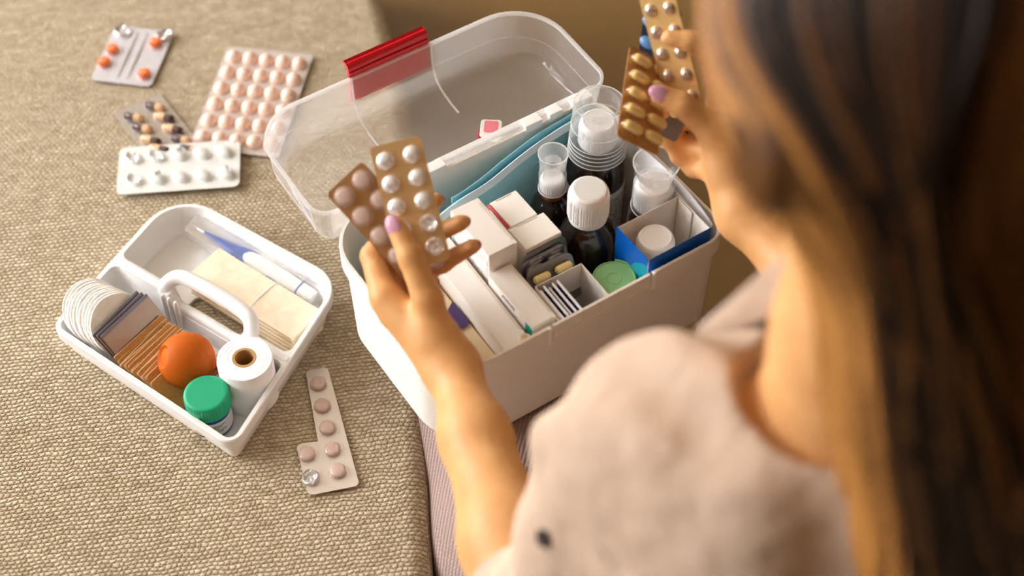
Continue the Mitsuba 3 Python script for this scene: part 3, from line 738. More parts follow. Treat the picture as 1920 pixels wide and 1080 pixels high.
# white capped dark bottle in the middle
t, M = bottle('dark bottle with a large plain white ribbed cap, in the middle of the kit', .0525, -.0175, z0, [(.024, z0), (.0260, z0 + .002), (.0260, .146), (.0254, .154), (.0226, .164), (.0172, .1725), (.0145, .178), (.0142, .186), (0, .186)], 'm_amber', .0176, .030, .1845)
part(t, 'collar', lathe([(.0150, .1795), (.0166, .180), (.0168, .1832), (.0150, .1838)], 48), 'm_cap', M)
part(t, 'disc_insert', lathe([(0, .2140), (.0130, .2140), (.0134, .2143), (.0130, .2147), (0, .2148)], 48), 'm_foilwhite', M)
part(t, 'label', band(.0261, .072, .128, 2.6, 6.2, 40), 'm_yellowlabel', M)
# small bottle with a dosing cup on top
t, M = bottle('small dark bottle wearing a small clear dosing cup, in front of the blue mask', .0555, .0395, z0, [(.018, z0), (.0195, z0 + .002), (.0195, .136), (.018, .143), (.013, .150), (.0095, .1535), (.009, .164), (0, .164)], 'm_amber', .0110, .014, .163, 36)
part(t, 'neck', lathe([(.0094, .1535), (.0100, .156), (.0096, .163)], 32), 'm_amberneck', M)
part(t, 'dosing_cup', lathe([(.0122, .1625), (.0123, .180), (.0115, .188), (.0128, .2055), (.0132, .2060), (.0124, .2058), (.0112, .1885), (.0085, .1865), (.0078, .196), (.0072, .196), (.0070, .187), (0, .1865)], 48), 'm_cup', M, smooth=35, label='clear dosing cup')
part(t, 'cup_rim', lathe([(.0128, .2050), (.0134, .2053), (.0134, .2062), (.0126, .2062), (.0128, .2050)], 48), 'm_lidrim', M)
part(t, 'cup_foot', lathe([(.0120, .1620), (.0128, .1620), (.0129, .1636), (.0121, .1640), (.0120, .1620)], 48), 'm_lidrim', M)
# large bottle with the big clear cup
t, M = bottle('largest dark bottle, under a wide clear measuring cup, beside the face mask', .1095, .0485, z0, [(.022, z0), (.0255, z0 + .002), (.0265, .135), (.0260, .148), (.0245, .158), (.021, .166), (.0165, .172), (.0160, .186), (0, .186)], 'm_amber', .0168, .026, .1825, 52)
part(t, 'measuring_cup', lathe([(.0258, .1720), (.0250, .1800), (.0246, .1960), (.0236, .2060), (.0226, .2260), (.0216, .2290), (.0178, .2300), (.0170, .2285), (.0165, .2200), (0, .2195)], 64), 'm_cup', M, smooth=35, label='wide clear measuring cup')
for k, (r, z) in enumerate(((.0262, .172), (.0257, .1765), (.0254, .181), (.0251, .1855), (.0248, .190), (.0240, .2045), (.0219, .2290))):
    part(t, 'cup_ring', lathe([(r - .0004, z), (r + .0004, z), (r + .0004, z + .0007), (r - .0004, z + .0007), (r - .0004, z)], 56), 'm_lidrim', M)
part(t, 'label', band(.0266, .075, .1305, 2.6, 6.2, 40), 'm_bottlelabel', M)
part(t, 'label_edge', band(.0266, .1305, .1375, 2.6, 6.2, 40), 'm_label', M)
# bottle with flared cup, right
t, M = bottle('dark bottle with a flared clear cup on its white cap, behind the blue carton', .1165, -.0255, z0, [(.018, z0), (.0195, z0 + .002), (.0195, .142), (.018, .150), (.0145, .156), (.014, .166), (0, .166)], 'm_amber', .0168, .025, .165, 44)
part(t, 'cup_skirt', lathe([(.0186, .1625), (.0184, .1660), (.0182, .1900), (.0165, .1925), (.0150, .1930), (0, .1930)], 56), 'm_cup', M, smooth=35, label='clear cup over the cap')
part(t, 'cup_bowl', lathe([(0, .1935), (.0120, .1938), (.0145, .1960), (.0172, .2050), (.0196, .2150)], 56), 'm_cup', M, smooth=50)
part(t, 'cup_rim', lathe([(.0192, .2146), (.0201, .2149), (.0201, .2158), (.0192, .2158), (.0192, .2146)], 64), 'm_lidrim', M)
part(t, 'cup_foot', lathe([(.0183, .1620), (.0191, .1620), (.0192, .1630), (.0184, .1633), (.0183, .1620)], 56), 'm_lidrim', M)
# pill bottle inside the blue carton
t, M = bottle('white pill bottle standing in the open blue carton', .0865, -.0690, z0 + .002, [(.016, z0 + .002), (.0165, z0 + .004), (.0165, .150), (.0135, .1555), (.013, .160), (0, .160)], 'm_white', .0162, .024, .1575, 46)
# green capped tube
t = thing('tablet_tube', 'tube with a pale green hinged lid, between two open cartons at the front rim', 'tube')
M = BX @ TR(.0425, -.0715, -.0115)
part(t, 'body', lathe([(0, z0), (.0165, z0), (.0172, z0 + .001), (.0172, .150), (0, .150)], 48), 'm_palegreen', M)
part(t, 'lid', lathe([(.0178, .148), (.0184, .149), (.0188, .1690), (.0184, .1702), (.0176, .1704), (.0172, .1694), (.0030, .1692), (0, .1692)], 64), 'm_palegreen', M, smooth=30)
part(t, 'lid_rings', cat(*[lathe([(r, .1691), (r + .0003, .1696), (r + .0006, .1691)], 40) for r in (.0055, .0062)]), 'm_palegreen', M)
for a in (28, 205):
    part(t, 'hinge_tab', band(.0186, .158, .1715, math.radians(a - 24), math.radians(a + 24), 10, .0012), 'm_palegreen', M)
# ampoule
t = thing('ampoule', 'small clear vial with a cream stopper lying against the front rim', 'vial')
M = BX @ frame((-.0655, -.0860, .1655), (1, 0, 0), (0, .5, .85)) @ TR(0, 0, 0, rx=90)
M = BX @ TR(-.0650, -.0875, .150, rx=12, ry=8)
part(t, 'glass', lathe([(0, 0), (.0050, 0), (.0055, .001), (.0055, .0165), (.0040, .0195), (0, .0195)], 24), 'm_cup', M)
part(t, 'stopper', lathe([(0, .017), (.0050, .017), (.0052, .0175), (.0052, .0245), (.0048, .0252), (.0032, .0252), (.0028, .0225), (0, .0225)], 24), 'm_ivory', M)

# the low carton at the left end, beige with a navy triangle
t, M, w, d = carton('low beige carton with a dark violet triangle, at the left end under the wrist', -.1180, -.0795, -.0835, .030, .146, ('m_beigeprint', 'm_beigeprint'), slit='y')
q = SP([(.0185, -.006), (.0185, .022), (-.010, .0015), (-.006, -.006)])
part(t, 'violet_triangle', trimesh.creation.extrude_polygon(q, .0004, engine='earcut'), 'm_violet', M @ TR(0, -.0055, .1481))

# sheets of capsules squeezed between the cartons
CG = 'capsule sheets stuck between the cartons'
for k, (x, y, z, rz, tilt, lab) in enumerate(((.004, -.0275, .156, 3, 74, 'grey foil capsule sheet standing behind two others, next to the dark bottle'),
                                              (.0005, -.0335, .153, 0, 66, 'grey embossed foil sheet in the middle of three, behind the cream capsules'),
                                              (.001, -.0425, .150, -2, 62, 'foil sheet with two cream capsules in view, behind the open white carton'))):
    t = thing('capsule_sheet', lab, 'pill pack')
    M = BX @ TR(x, y, z, rz=rz, rx=tilt)
    part(t, 'foil_sheet', prism(rect(.046, .044), .007, 0, .0007, .0002), 'm_greyfoil', M)
    for i in (-1, 1):
        if k == 2:
            part(t, 'capsule', cached('cap_c', lambda: capsule(.0036, .0175)), 'm_pill_cream', M @ TR(i * .0108, .0120, -.0042 + .0085))
        else:
            pocket(t, M, i * .0108, .0120, .0090, .0050, .0050, 'm_greyfoil', power=2.6)
# blue face mask along the back wall and the white leaflet at the right end
def sheet(P, Q, th=.0012, nu=40, nv=8, wave=.0012, seed=0):
    """Soft sheet between two polylines, with thickness."""
    P, Q = spline(P, nu), spline(Q, nu); t = np.linspace(0, 1, nv)[:, None, None]
    g = P[None] * (1 - t) + Q[None] * t
    g[..., 1] += wave * (meshkit.noise(np.stack([g[..., 0] * 40, g[..., 2] * 60, g[..., 1] * 0], -1), seed) - .5) * 2
    a = np.gradient(g, axis=1); b = np.gradient(g, axis=0); n = np.cross(a, b); n /= np.linalg.norm(n, axis=-1, keepdims=True) + 1e-12
    v = np.vstack([(g + n * th / 2).reshape(-1, 3), (g - n * th / 2).reshape(-1, 3)]); N = nu * nv; f = []
    for i in range(nv - 1):
        for j in range(nu - 1):
            k = i * nu + j
            f += [[k, k + 1, k + nu + 1], [k, k + nu + 1, k + nu], [N + k, N + k + nu + 1, N + k + 1], [N + k, N + k + nu, N + k + nu + 1]]
    loop = [j for j in range(nu)] + [i * nu + nu - 1 for i in range(1, nv)] + [(nv - 1) * nu + j for j in range(nu - 2, -1, -1)] + [i * nu for i in range(nv - 2, 0, -1)]
    for a_, b_ in zip(loop, loop[1:] + loop[:1]): f += [[a_, N + a_, N + b_], [a_, N + b_, b_]]
    return tri(v, f)
t = thing('face_mask', 'pale blue disposable face mask tucked along the back wall of the kit', 'mask')
up_ = [(-.118, .050, .150), (-.075, .054, .166), (-.030, .064, .172), (.010, .071, .1705), (.050, .079, .174), (.090, .084, .177), (.128, .086, .178)]
lo_ = [(-.118, .052, .10), (-.075, .052, .09), (-.030, .056, .088), (.010, .062, .088), (.050, .066, .088), (.090, .082, .09), (.128, .084, .09)]
part(t, 'cloth', sheet(up_, lo_, seed=3), 'm_mask', BX, smooth=50)
part(t, 'edge_band', sheet([(x, y - .0012, z + .0015) for x, y, z in up_], [(x, y - .0034, z - .0055) for x, y, z in up_], .001, wave=.0004, seed=3), 'm_maskedge', BX, smooth=50)
part(t, 'fold', sheet([(x, y + .006, z + .002) for x, y, z in up_[2:]], [(x, y + .003, z - .03) for x, y, z in up_[2:]], .0008, wave=.001, seed=8), 'm_mask', BX, smooth=50)
part(t, 'pleat', sheet([(x, y - .003, z - .022) for x, y, z in up_], [(x, y - .0028, z - .032) for x, y, z in up_], .001, wave=.0008, seed=5), 'm_mask', BX, smooth=50)
t = thing('leaflet', 'folded white paper leaflet standing along the right end wall of the kit', 'paper')
part(t, 'sheet', sheet([(.1345, -.085, .181), (.1355, -.060, .1875), (.1350, -.030, .1905), (.1350, .0, .189), (.134, .020, .186)], [(.126, -.080, .075), (.126, -.060, .075), (.1265, -.030, .075), (.1265, .0, .075), (.126, .020, .075)], .0006, wave=.0010, seed=11), 'm_paper', BX, smooth=50)
part(t, 'fold', sheet([(.1300, -.088, .176), (.1310, -.06, .181), (.1305, -.030, .184)], [(.1235, -.084, .09), (.1235, -.06, .09), (.1240, -.030, .09)], .0006, wave=.0008, seed=12), 'm_paper', BX, smooth=50)

# ------------------------------------------------------------------ packs held in the hands
def held(label, o, ax, ay, w, h, rad, sheet_mat):
    t = thing('held_blister_pack', label, 'pill pack')
    M = frame(o, ax, ay)
    part(t, 'foil_sheet', prism(rect(w, h), rad, 0, .0007, .0002), sheet_mat, M)
    return t, M
t, M = held('bronze foil pack of round sheen-painted bumps in front in the left hand, under the thumb', (-.0786, .8278, .2812), (.968, .19, .15), (-.31, .74, .60), .0405, .099, .004, 'm_gold')
for r in range(5):
    for c in range(2):
        x, y = (c - .5) * .0212, .0365 - r * .0183
        if c == 1 and r >= 3: burst(t, M, x, y, .0074, .0074, .0036, 'm_goldsheen', 90 + r)
        else: pocket(t, M, x, y, .0072, .0072, .0050, 'm_goldsheen', power=2.2)
t, M = held('brown pack with pinkish tablets in clear bubbles, behind the other one in the left hand', (-.0965, .8265, .2560), (.7348, .5271, .4269), (-.6355, .6001, .4859), .0385, .104, .004, 'm_bronzesheet')
for r in range(5):
    for c in range(2):
        x, y = (c - .5) * .0190, .0405 - r * .0208
        part(t, 'tablet', cached('pill_h', lambda: pill(.0062, .0040)), 'm_pill_pink', M @ TR(x, y, .001))
        pocket(t, M, x, y, .0086, .0086, .0056, 'm_bubblewhite', power=3)
t, M = held('golden brown pack of long yellow capsules, lowest pack in the right hand', (.1030, .9030, .3185), (.83, .011, -.557), (.157, .955, .25), .0405, .0835, .004, 'm_bronze')
for r in range(5):
    for c in range(2):
        x, y = -.0085 + c * .0205, .0305 - r * .0152
        part(t, 'capsule', cached('cap_y', lambda: capsule(.0038, .0172)), 'm_pill_yellow', M @ TR(x, y, .0040, rz=-6))
        pocket(t, M, x, y, .0102, .0052, .0082, 'm_bubble', rot=-6, power=2.8)
t, M = held('pale gold pack of round bumps standing highest in the right hand, under the forefinger', (.1254, .9272, .3428), (.8057, -.3728, .4604), (-.2854, .4406, .8511), .0320, .103, .004, 'm_goldlight')
for r in range(5):
    for c in range(2):
        pocket(t, M, (c - .5) * .0165, .0390 - r * .0182, .0054, .0054, .0042, 'm_pearlwarm', power=2.0)
t, M = held('dark blue pack with blue oval tablets, between the two golden packs in the right hand', (.1170, .9570, .3140), (.93, -.30, .10), (.22, .58, .78), .031, .078, .004, 'm_navyfoil')
for r in range(4):
    for c in range(2):
        x, y = (c - .5) * .0165, .0270 - r * .0165
        pocket(t, M, x, y, .0082, .0050, .0044, 'm_bluetab', rot=-20, power=2.3)
t, M = held('grey foil pack mostly hidden behind the thumb of the right hand', (.1276, .9225, .286), (.8944, -.3476, -.2814), (.4472, .6951, .5629), .030, .040, .003, 'm_greyfoil')

# ------------------------------------------------------------------ the person
def sd_bone(p, a, b, ra, rb):
    a, b = np.asarray(a, float), np.asarray(b, float); ab = b - a
    t = np.clip(((p - a) @ ab) / (ab @ ab), 0, 1)
    return np.linalg.norm(p - a - t[:, None] * ab, axis=1) - (ra + (rb - ra) * t)

def sd_ell(p, c, R, r):
    q = (p - np.asarray(c)) @ R; r = np.asarray(r)
    k0 = np.linalg.norm(q / r, axis=1); k1 = np.linalg.norm(q / r ** 2, axis=1) + 1e-9
    return k0 * (k0 - 1) / k1

def smin(a, b, k):
    h = np.maximum(k - np.abs(a - b), 0) / k
    return np.minimum(a, b) - h * h * k * .25

def chain(p, pts, rad, k):
    d = None
    for a, b, ra, rb in zip(pts, pts[1:], rad, rad[1:]):
        e = sd_bone(p, a, b, ra, rb); d = e if d is None else smin(d, e, k)
    return d

def nets(sdf, lo, hi, cell, block=6):
    """Surface nets of sdf, evaluated only in the blocks near the surface."""
    lo = np.asarray(lo, float); n = np.ceil((np.asarray(hi) - lo) / (cell * block)).astype(int)
    g = np.stack(np.meshgrid(*[np.arange(k) for k in n], indexing='ij'), -1).reshape(-1, 3)
    c = lo + (g + .5) * cell * block
    near = np.abs(sdf(c)) < cell * block * 1.05
    g = g[near] * block
    o = np.stack(np.meshgrid(*[np.arange(block + 1)] * 3, indexing='ij'), -1).reshape(-1, 3)
    N = (n * block + 2).astype(np.int64)
    def key(q): return (q[..., 0] * N[1] + q[..., 1]) * N[2] + q[..., 2]
    kp = np.unique(key((g[:, None] + o[None]).reshape(-1, 3)))
    P = np.stack([kp // (N[1] * N[2]), kp // N[2] % N[1], kp % N[2]], 1)
    val = sdf(lo + P * cell)
    oc = np.stack(np.meshgrid(*[np.arange(block)] * 3, indexing='ij'), -1).reshape(-1, 3)
    kc = np.unique(key((g[:, None] + oc[None]).reshape(-1, 3)))
    C = np.stack([kc // (N[1] * N[2]), kc // N[2] % N[1], kc % N[2]], 1)
    corners = np.array([[i, j, k] for i in (0, 1) for j in (0, 1) for k in (0, 1)])
    cv = np.stack([val[np.searchsorted(kp, key(C + d))] for d in corners], 1)
    act = (cv.min(1) < 0) & (cv.max(1) >= 0)
    C, cv, kc = C[act], cv[act], kc[act]
    acc, cnt = np.zeros((len(C), 3)), np.zeros(len(C))
    for i in range(8):
        for j in range(i + 1, 8):
            if np.abs(corners[i] - corners[j]).sum() != 1: continue
            a, b = cv[:, i], cv[:, j]; s = (a < 0) != (b < 0)
            t = np.where(s, a / np.where(s, a - b, 1), 0)
            acc += np.where(s[:, None], corners[i] + t[:, None] * (corners[j] - corners[i]), 0); cnt += s
    V = lo + (C + acc / cnt[:, None]) * cell
    F = []
    for ax in range(3):
        d = np.zeros(3, int); d[ax] = 1
        u, w = np.zeros(3, int), np.zeros(3, int); u[(ax + 1) % 3] = 1; w[(ax + 2) % 3] = 1
        a = cv[:, 0]; b = cv[:, [k for k in range(8) if (corners[k] == d).all()][0]]
        s = np.nonzero((a < 0) != (b < 0))[0]
        ks = [key(C[s]), key(C[s] - u), key(C[s] - u - w), key(C[s] - w)]
        idx = [np.searchsorted(kc, k) for k in ks]
        ok = np.all([(i < len(kc)) & (kc[np.minimum(i, len(kc) - 1)] == k) for i, k in zip(idx, ks)], axis=0)
        q = np.stack([i[ok] for i in idx], 1); flip = a[s][ok] >= 0
        q = np.where(flip[:, None], q[:, ::-1], q)
        F += [q[:, [0, 1, 2]], q[:, [0, 2, 3]]]
    return tri(V, np.vstack(F))

def unit(v): v = np.asarray(v, float); return v / np.linalg.norm(v)
# head pose: she looks down at the packs in her hands
HC = np.array([.179, .545, .698])
FW = unit((-.30, .74, -.60)); RT = unit(np.cross(FW, (0.10, 0, 1))); UPH = np.cross(RT, FW)
HR = np.stack([RT, FW, UPH], 1)
def hp(x, y, z): return HC + HR @ np.array([x, y, z])

L_SH, L_EL, L_WR = (.092, .500, .440), (.018, .497, .215), (-.0450, .7275, .2010)
R_SH, R_EL, R_WR = (.318, .485, .440), (.335, .655, .215), (.1845, .8395, .2525)
LH = dict(thumb=[(-.0575, .7445, .2150), (-.0644, .7633, .2444), (-.0775, .7860, .2680), (-.0880, .8045, .2800)],
          index=[(-.1000, .7790, .2290), (-.1105, .8150, .2340), (-.0905, .8440, .2480), (-.0600, .8460, .2650)],
          middle=[(-.0930, .7775, .2110), (-.1000, .8215, .2190), (-.0690, .8360, .2310), (-.0400, .8310, .2555)],
          ring=[(-.0839, .7762, .1931), (-.0830, .8190, .2010), (-.0550, .8240, .2150), (-.0312, .8200, .2395)],
          pinky=[(-.0717, .7730, .1790), (-.0800, .8080, .1830), (-.0720, .8140, .1880), (-.0640, .8130, .2020)])
RH = dict(thumb=[(.1692, .8684, .2781), (.1548, .8870, .3052), (.1320, .8920, .3245), (.1145, .8970, .3310)],
          index=[(.1663, .9165, .3042), (.1570, .9320, .3375), (.1375, .9240, .3610), (.1212, .9265, .3625)],
          middle=[(.1682, .9100, .2808), (.1505, .9306, .2692), (.1279, .9259, .2757), (.1139, .9231, .2888)],
          ring=[(.1686, .9019, .2614), (.1455, .9178, .2512), (.1287, .9180, .2591), (.1191, .9184, .2722)],
          pinky=[(.1683, .8912, .2476), (.1493, .9056, .2387), (.1368, .9120, .2465), (.1300, .9147, .2563)])
RADS = dict(thumb=(.0150, .0118, .0098, .0078), index=(.0108, .0092, .0080, .0064), middle=(.0110, .0094, .0082, .0066), ring=(.0105, .0088, .0077, .0063), pinky=(.0098, .0078, .0068, .0056))

def hand(p, H, wrist, elbow_dir):
    W = np.asarray(wrist)
    palm = None
    for f, k in (('index', .0165), ('middle', .0165), ('ring', .0150), ('pinky', .0140)):
        e = sd_bone(p, W + (np.asarray(H[f][0]) - W) * .12, np.asarray(H[f][0]) + (W - np.asarray(H[f][0])) * .06, k, RADS[f][0] + .0008)
        palm = e if palm is None else smin(palm, e, .012)
    palm = smin(palm, sd_bone(p, W, H['thumb'][0], .018, .0168), .014)
    web = sd_bone(p, H['thumb'][0], np.asarray(H['index'][0]) * .8 + W * .2, .0130, .0105)
    palm = smin(palm, web, .012)
    out = palm
    for f in H:
        e = chain(p, H[f], RADS[f], .004)
        out = np.minimum(out, smin(palm, e, .009))
    return out

def body_sdf(p):
    d = chain(p, [(.19, .415, -.03), (.19, .43, .15), (.19, .455, .33)], (.105, .095, .10), .08)
    d = smin(d, sd_bone(p, (.135, .455, .37), (.248, .455, .37), .075, .075), .06)
    d = smin(d, sd_bone(p, (.140, .475, .430), (.258, .475, .430), .052, .052), .05)
    d = smin(d, chain(p, [(.190, .478, .455), (.187, .498, .540), (.187, .512, .610)], (.056, .047, .050), .03), .05)
    # head
    h = sd_ell(p, hp(0, -.006, .018), HR, (.071, .090, .088))
    h = smin(h, sd_bone(p, hp(0, .020, -.030), hp(0, .056, -.076), .052, .022), .04)
    h = smin(h, sd_bone(p, hp(-.040, .0, -.045), hp(-.012, .056, -.082), .020, .014), .03)
    h = smin(h, sd_bone(p, hp(.040, .0, -.045), hp(.012, .056, -.082), .020, .014), .03)
    h = smin(h, sd_bone(p, hp(0, .082, .008), hp(0, .098, -.028), .006, .0095), .014)
    for s in (-1, 1):
        h = smin(h, sd_bone(p, hp(s * .012, .080, .020), hp(s * .040, .066, .018), .008, .007), .014)
        h = np.maximum(h, -(np.linalg.norm(p - hp(s * .031, .084, .002), axis=1) - .0125) * 1.0) if False else h
        h = smin(h, sd_bone(p, hp(s * .030, .064, -.022), hp(s * .040, .050, -.028), .014, .014), .02)
        ear = sd_ell(p, hp(s * .074, -.010, -.006), HR, (.009, .017, .029))
        h = smin(h, ear, .010)
    h = smin(h, sd_bone(p, hp(-.018, .080, -.051), hp(.018, .080, -.051), .0065, .0065), .008)
    h = smin(h, sd_bone(p, hp(-.014, .078, -.060), hp(.014, .078, -.060), .0070, .0070), .008)
    d = smin(d, h, .022)
    # arms
    for SH, EL, WR, H in ((L_SH, L_EL, L_WR, LH), (R_SH, R_EL, R_WR, RH)):
        SH, EL, WR = map(np.asarray, (SH, EL, WR))
        arm = chain(p, [SH, SH + (EL - SH) * .5, EL], (.040, .038, .034), .03)
        fore = chain(p, [EL, EL + (WR - EL) * .32, EL + (WR - EL) * .72, WR], (.0330, .0325, .0240, .0195), .02)
        arm = smin(arm, fore, .02)
        d = smin(d, arm, .03)
        d = smin(d, hand(p, H, WR, EL), .012)
    return d

person = thing('person', 'woman in a pale blouse seen from behind, holding pill packs over the open kit', 'person')
body_mesh = nets(body_sdf, (-.16, .26, -.16), (.44, .98, .84), .0030)
put(person, body_mesh, 'm_skin', None, True)

def nail(tip, prev, out, w=.0062, l=.0085, m='m_nail'):
    tip, prev = np.asarray(tip), np.asarray(prev); ax = unit(tip - prev); n = unit(np.asarray(out) - ax * (np.asarray(out) @ ax))
    return frame(tip + n * .0056 + ax * .0012, np.cross(ax, n), ax)
VIEWUP = np.array([0, -.63, .78])
for H in (LH, RH):
    for f in H:
        tip, prev = np.asarray(H[f][3]), np.asarray(H[f][2])
        if f == 'thumb': o, m_ = VIEWUP + (np.array([-.35, 0, 0.0]) if H is LH else np.array([-.25, 0, 0])), 'm_nail'
        else: o, m_ = -np.asarray(VIEWUP) + np.array([.15 if H is LH else -.3, 0, 0]), ('m_nailred' if H is LH else 'm_nail')
        if H is RH and f == 'index': o = -VIEWUP
        r = RADS[f][3]; ax = unit(tip - prev); n = unit(o - ax * (o @ ax))
        M = frame(tip + n * (r - .0022) + ax * (.0010 if f == 'thumb' else -.0012), np.cross(ax, n), ax)
        part(person, 'fingernail', ellipsoid(r * .80, r * 1.15, .0028), m_, M, smooth=True)
for s in (-1, 1):
    e = part(person, 'eye', ellipsoid(.0115, .0115, .0115), 'm_eye', np.block([[HR, hp(s * .031, .0705, .002)[:, None]], [np.zeros((1, 3)), np.ones((1, 1))]]), smooth=True)
part(person, 'lips', ellipsoid(.020, .005, .008), 'm_lip', np.block([[HR, hp(0, .0835, -.0555)[:, None]], [np.zeros((1, 3)), np.ones((1, 1))]]), smooth=True)

# blouse: loose cloth round the torso and upper arms, open at the neck
def blouse_sdf(p):
    d = chain(p, [(.19, .415, .0), (.19, .43, .15), (.19, .458, .33)], (.135, .120, .118), .08)
    d = smin(d, sd_bone(p, (.135, .458, .37), (.245, .458, .37), .086, .086), .06)
    d = smin(d, sd_bone(p, (.140, .474, .428), (.262, .474, .428), .064, .064), .05)
    d = smin(d, sd_bone(p, (.165, .474, .455), (.215, .474, .455), .070, .070), .05)
    for SH, EL, sg in ((L_SH, L_EL, 1), (R_SH, R_EL, -1)):
        SH, EL = np.asarray(SH), np.asarray(EL)
        d = smin(d, chain(p, [SH + np.array([.012 * sg, 0, .002]), SH + (EL - SH) * .45, SH + (EL - SH) * .88], (.054, .049, .041), .03), .028)
        W = np.asarray(L_WR if sg == 1 else R_WR)
        d = smin(d, sd_bone(p, SH + (EL - SH) * .80, EL + (W - EL) * .15, .041, .0375), .02)
    d = smin(d, chain(p, [(.060, .520, .400), (.088, .526, .420), (.150, .503, .436)], (.042, .039, .036), .03), .05)
    nk = sd_bone(p, (.179, .497, .522), (.183, .515, .64), .064, .085)
    fr = sd_bone(p, (.172, .560, .51), (.172, .60, .40), .036, .016)
    cut = smin(nk, fr, .02)
    w = .0035 * (meshkit.fbm(p * np.array([26, 18, 16]), 3, 4) - .5) * 2 + .006 * np.sin((p[:, 0] * 1.0 + p[:, 1] * .75 + p[:, 2] * .2) * 85 + 5 * meshkit.noise(p * 14, 2)) * np.clip((p[:, 2] - .30) * 8, 0, 1) * .6
    return np.maximum(d - w, -cut)
part(person, 'blouse', nets(blouse_sdf, (-.12, .22, -.16), (.48, .72, .56), .0042), 'm_blouse', None, True, label='pale pinkish beige blouse')

def flap(rows, th=.003):
    """Collar leaf: rows of points from the neck edge to the outer edge."""
    g = np.array([spline(r, 20) for r in rows]); g = np.stack([spline(g[:, j], 12) for j in range(20)], 1)
    a = np.gradient(g, axis=1); b = np.gradient(g, axis=0); n = np.cross(a, b); n /= np.linalg.norm(n, axis=-1, keepdims=True)
    nv, nu = g.shape[:2]; N = nu * nv; v = np.vstack([(g + n * th / 2).reshape(-1, 3), (g - n * th / 2).reshape(-1, 3)]); f = []
    for i in range(nv - 1):
        for j in range(nu - 1):
            k = i * nu + j
            f += [[k, k + 1, k + nu + 1], [k, k + nu + 1, k + nu], [N + k, N + k + nu + 1, N + k + 1], [N + k, N + k + nu, N + k + nu + 1]]
    loop = list(range(nu)) + [i * nu + nu - 1 for i in range(1, nv)] + [(nv - 1) * nu + j for j in range(nu - 2, -1, -1)] + [i * nu for i in range(nv - 2, 0, -1)]
    for x, y in zip(loop, loop[1:] + loop[:1]): f += [[x, N + x, N + y], [x, N + y, y]]
    return tri(v, f)
part(person, 'collar', flap([[(.103, .5330, .5010), (.131, .524, .5240), (.151, .5230, .5450), (.185, .535, .552)],
                             [(.1025, .5345, .5020), (.128, .533, .5300), (.150, .5360, .5560), (.185, .548, .562)],
                             [(.1020, .5355, .5015), (.1265, .5420, .5320), (.1490, .5440, .5630), (.185, .560, .572)]]), 'm_blouse', None, 40)
part(person, 'collar', flap([[(.262, .545, .488), (.235, .538, .510), (.215, .528, .528), (.200, .545, .535)], [(.264, .553, .490), (.238, .552, .516), (.218, .548, .540), (.2, .56, .545)], [(.265, .560, .490), (.24, .563, .518), (.22, .562, .545), (.2, .572, .55)]]), 'm_blouse', None, 40)
part(person, 'button', lathe([(0, 0), (.0052, 0), (.0056, .0012), (.005, .002), (0, .0018)], 20), 'm_darkdisc', frame((.0184, .4720, .3865), np.cross([0, .7, .7], [-.74, -.47, .47]), np.cross([-.74, -.47, .47], np.cross([0, .7, .7], [-.74, -.47, .47]))), label='small dark disc on the sleeve')  # small dark disc set on the left sleeve

# trousers: ribbed knit, the lap that the kit stands on
def trouser_sdf(p):
    d = chain(p, [(.19, .40, -.03), (.19, .46, -.02)], (.135, .12), .05)
    for hip, knee, foot in (((.100, .43, -.035), (-.035, .985, -.035), (.02, 1.02, -.36)), ((.27, .43, -.035), (.265, .99, -.035), (.25, 1.02, -.36))):
        d = smin(d, chain(p, [hip, tuple((np.array(hip) + np.array(knee)) / 2), knee], (.098, .096, .088), .03), .03)
        d = smin(d, chain(p, [knee, foot], (.078, .060), .02), .03)
    d = np.maximum(d, p[:, 2] - .0585)                      # pressed flat under the kit
    d = np.maximum(d, -.098 - p[:, 2] + np.where(p[:, 1] > .95, 1.0, 0))
    return d
part(person, 'trousers', nets(trouser_sdf, (-.16, .22, -.44), (.42, 1.14, .12), .0060), 'm_knit', None, True, label='mauve grey ribbed knit trousers')
for x in (.02, .25):
    part(person, 'shoe', ellipsoid(.042, .11, .035, 3), 'm_hairdark', TR(x, 1.06, -.413), smooth=True)

# hair: a cap over the skull and a heavy fall behind the neck
def hair_sdf(p):
    d = sd_ell(p, hp(0, -.014, .030), HR, (.090, .100, .094))
    d = smin(d, chain(p, [hp(.02, -.07, .03), (.232, .455, .60), (.246, .428, .47), (.250, .405, .33), (.245, .40, .2)], (.078, .072, .060, .052, .03), .05), .05)
    d = smin(d, chain(p, [hp(-.066, -.02, .03), hp(-.070, -.035, -.03), hp(-.03, -.07, -.06)], (.026, .024, .03), .03), .03)
    d = smin(d, chain(p, [hp(.066, .005, .03), hp(.076, .002, -.04), hp(.05, -.03, -.13)], (.030, .026, .03), .03), .03)
    face = sd_bone(p, hp(0, .11, .01), hp(0, .10, -.13), .060, .070)
    d = np.maximum(d, -face)
    s = (p - HC) @ HR
    w = .0010 * np.sin(s[:, 0] * 420 + 6 * meshkit.noise(p * 25, 7)) + .002 * (meshkit.noise(p * np.array([70, 50, 18]), 3) - .5)
    return d - w
part(person, 'hair', nets(hair_sdf, (.04, .26, .12), (.40, .68, .86), .0045), 'm_hair', None, True, label='long brown hair')
rng = np.random.default_rng(9)
STR, N_ST = [], 190
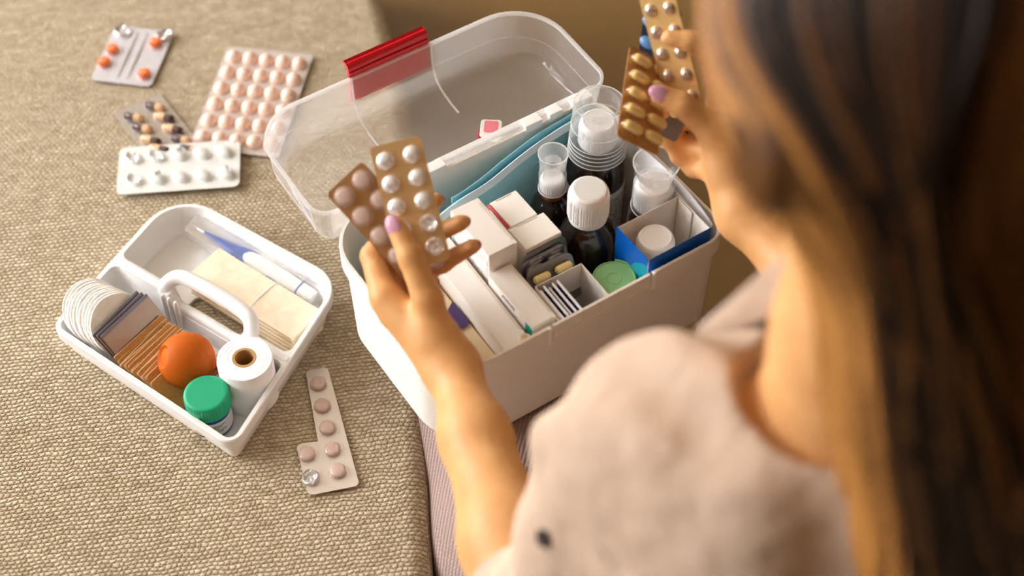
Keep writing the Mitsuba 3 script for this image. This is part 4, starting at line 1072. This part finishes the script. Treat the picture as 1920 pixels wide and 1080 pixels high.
for k in range(N_ST):                           # strands hang from the crown over the sides and are drawn back to the nape
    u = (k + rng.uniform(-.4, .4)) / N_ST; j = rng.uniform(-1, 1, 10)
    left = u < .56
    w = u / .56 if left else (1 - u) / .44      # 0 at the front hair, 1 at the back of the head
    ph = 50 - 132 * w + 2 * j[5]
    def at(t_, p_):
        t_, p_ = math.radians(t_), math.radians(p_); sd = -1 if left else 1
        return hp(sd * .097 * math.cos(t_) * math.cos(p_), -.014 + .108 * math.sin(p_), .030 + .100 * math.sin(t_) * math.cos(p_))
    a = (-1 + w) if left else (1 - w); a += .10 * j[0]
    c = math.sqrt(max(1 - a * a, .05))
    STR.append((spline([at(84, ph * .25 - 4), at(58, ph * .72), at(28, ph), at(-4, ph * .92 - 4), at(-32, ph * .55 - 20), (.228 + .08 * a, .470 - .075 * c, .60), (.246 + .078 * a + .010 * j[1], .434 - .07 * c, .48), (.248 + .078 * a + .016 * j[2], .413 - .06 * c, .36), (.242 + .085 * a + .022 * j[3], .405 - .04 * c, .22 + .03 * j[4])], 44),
                .0036 + .0016 * abs(j[6]), 'm_hairgoldlit' if left and w < .30 + .08 * j[7] else ('m_hairbrown', 'm_hairgoldlit', 'm_hairbrown')[k % 3] if left and w < .45 else ('m_hairdark', 'm_hairbrown', 'm_hairdark', 'm_hairdark')[k % 4]))  # gold left rim and dark rest paint light and shade into the strands
P = np.array([s_[0] for s_ in STR]).reshape(-1, 3); off = np.repeat([s_[1] * .35 for s_ in STR], 44)
for _ in range(5):                              # lay every strand on the surface of the hair
    g = np.stack([hair_sdf(P + e) - hair_sdf(P - e) for e in np.eye(3) * .003], 1); g /= np.linalg.norm(g, axis=1, keepdims=True) + 1e-9
    P = P - np.clip(hair_sdf(P) - off, -.02, .02)[:, None] * g
P = P.reshape(-1, 44, 3)
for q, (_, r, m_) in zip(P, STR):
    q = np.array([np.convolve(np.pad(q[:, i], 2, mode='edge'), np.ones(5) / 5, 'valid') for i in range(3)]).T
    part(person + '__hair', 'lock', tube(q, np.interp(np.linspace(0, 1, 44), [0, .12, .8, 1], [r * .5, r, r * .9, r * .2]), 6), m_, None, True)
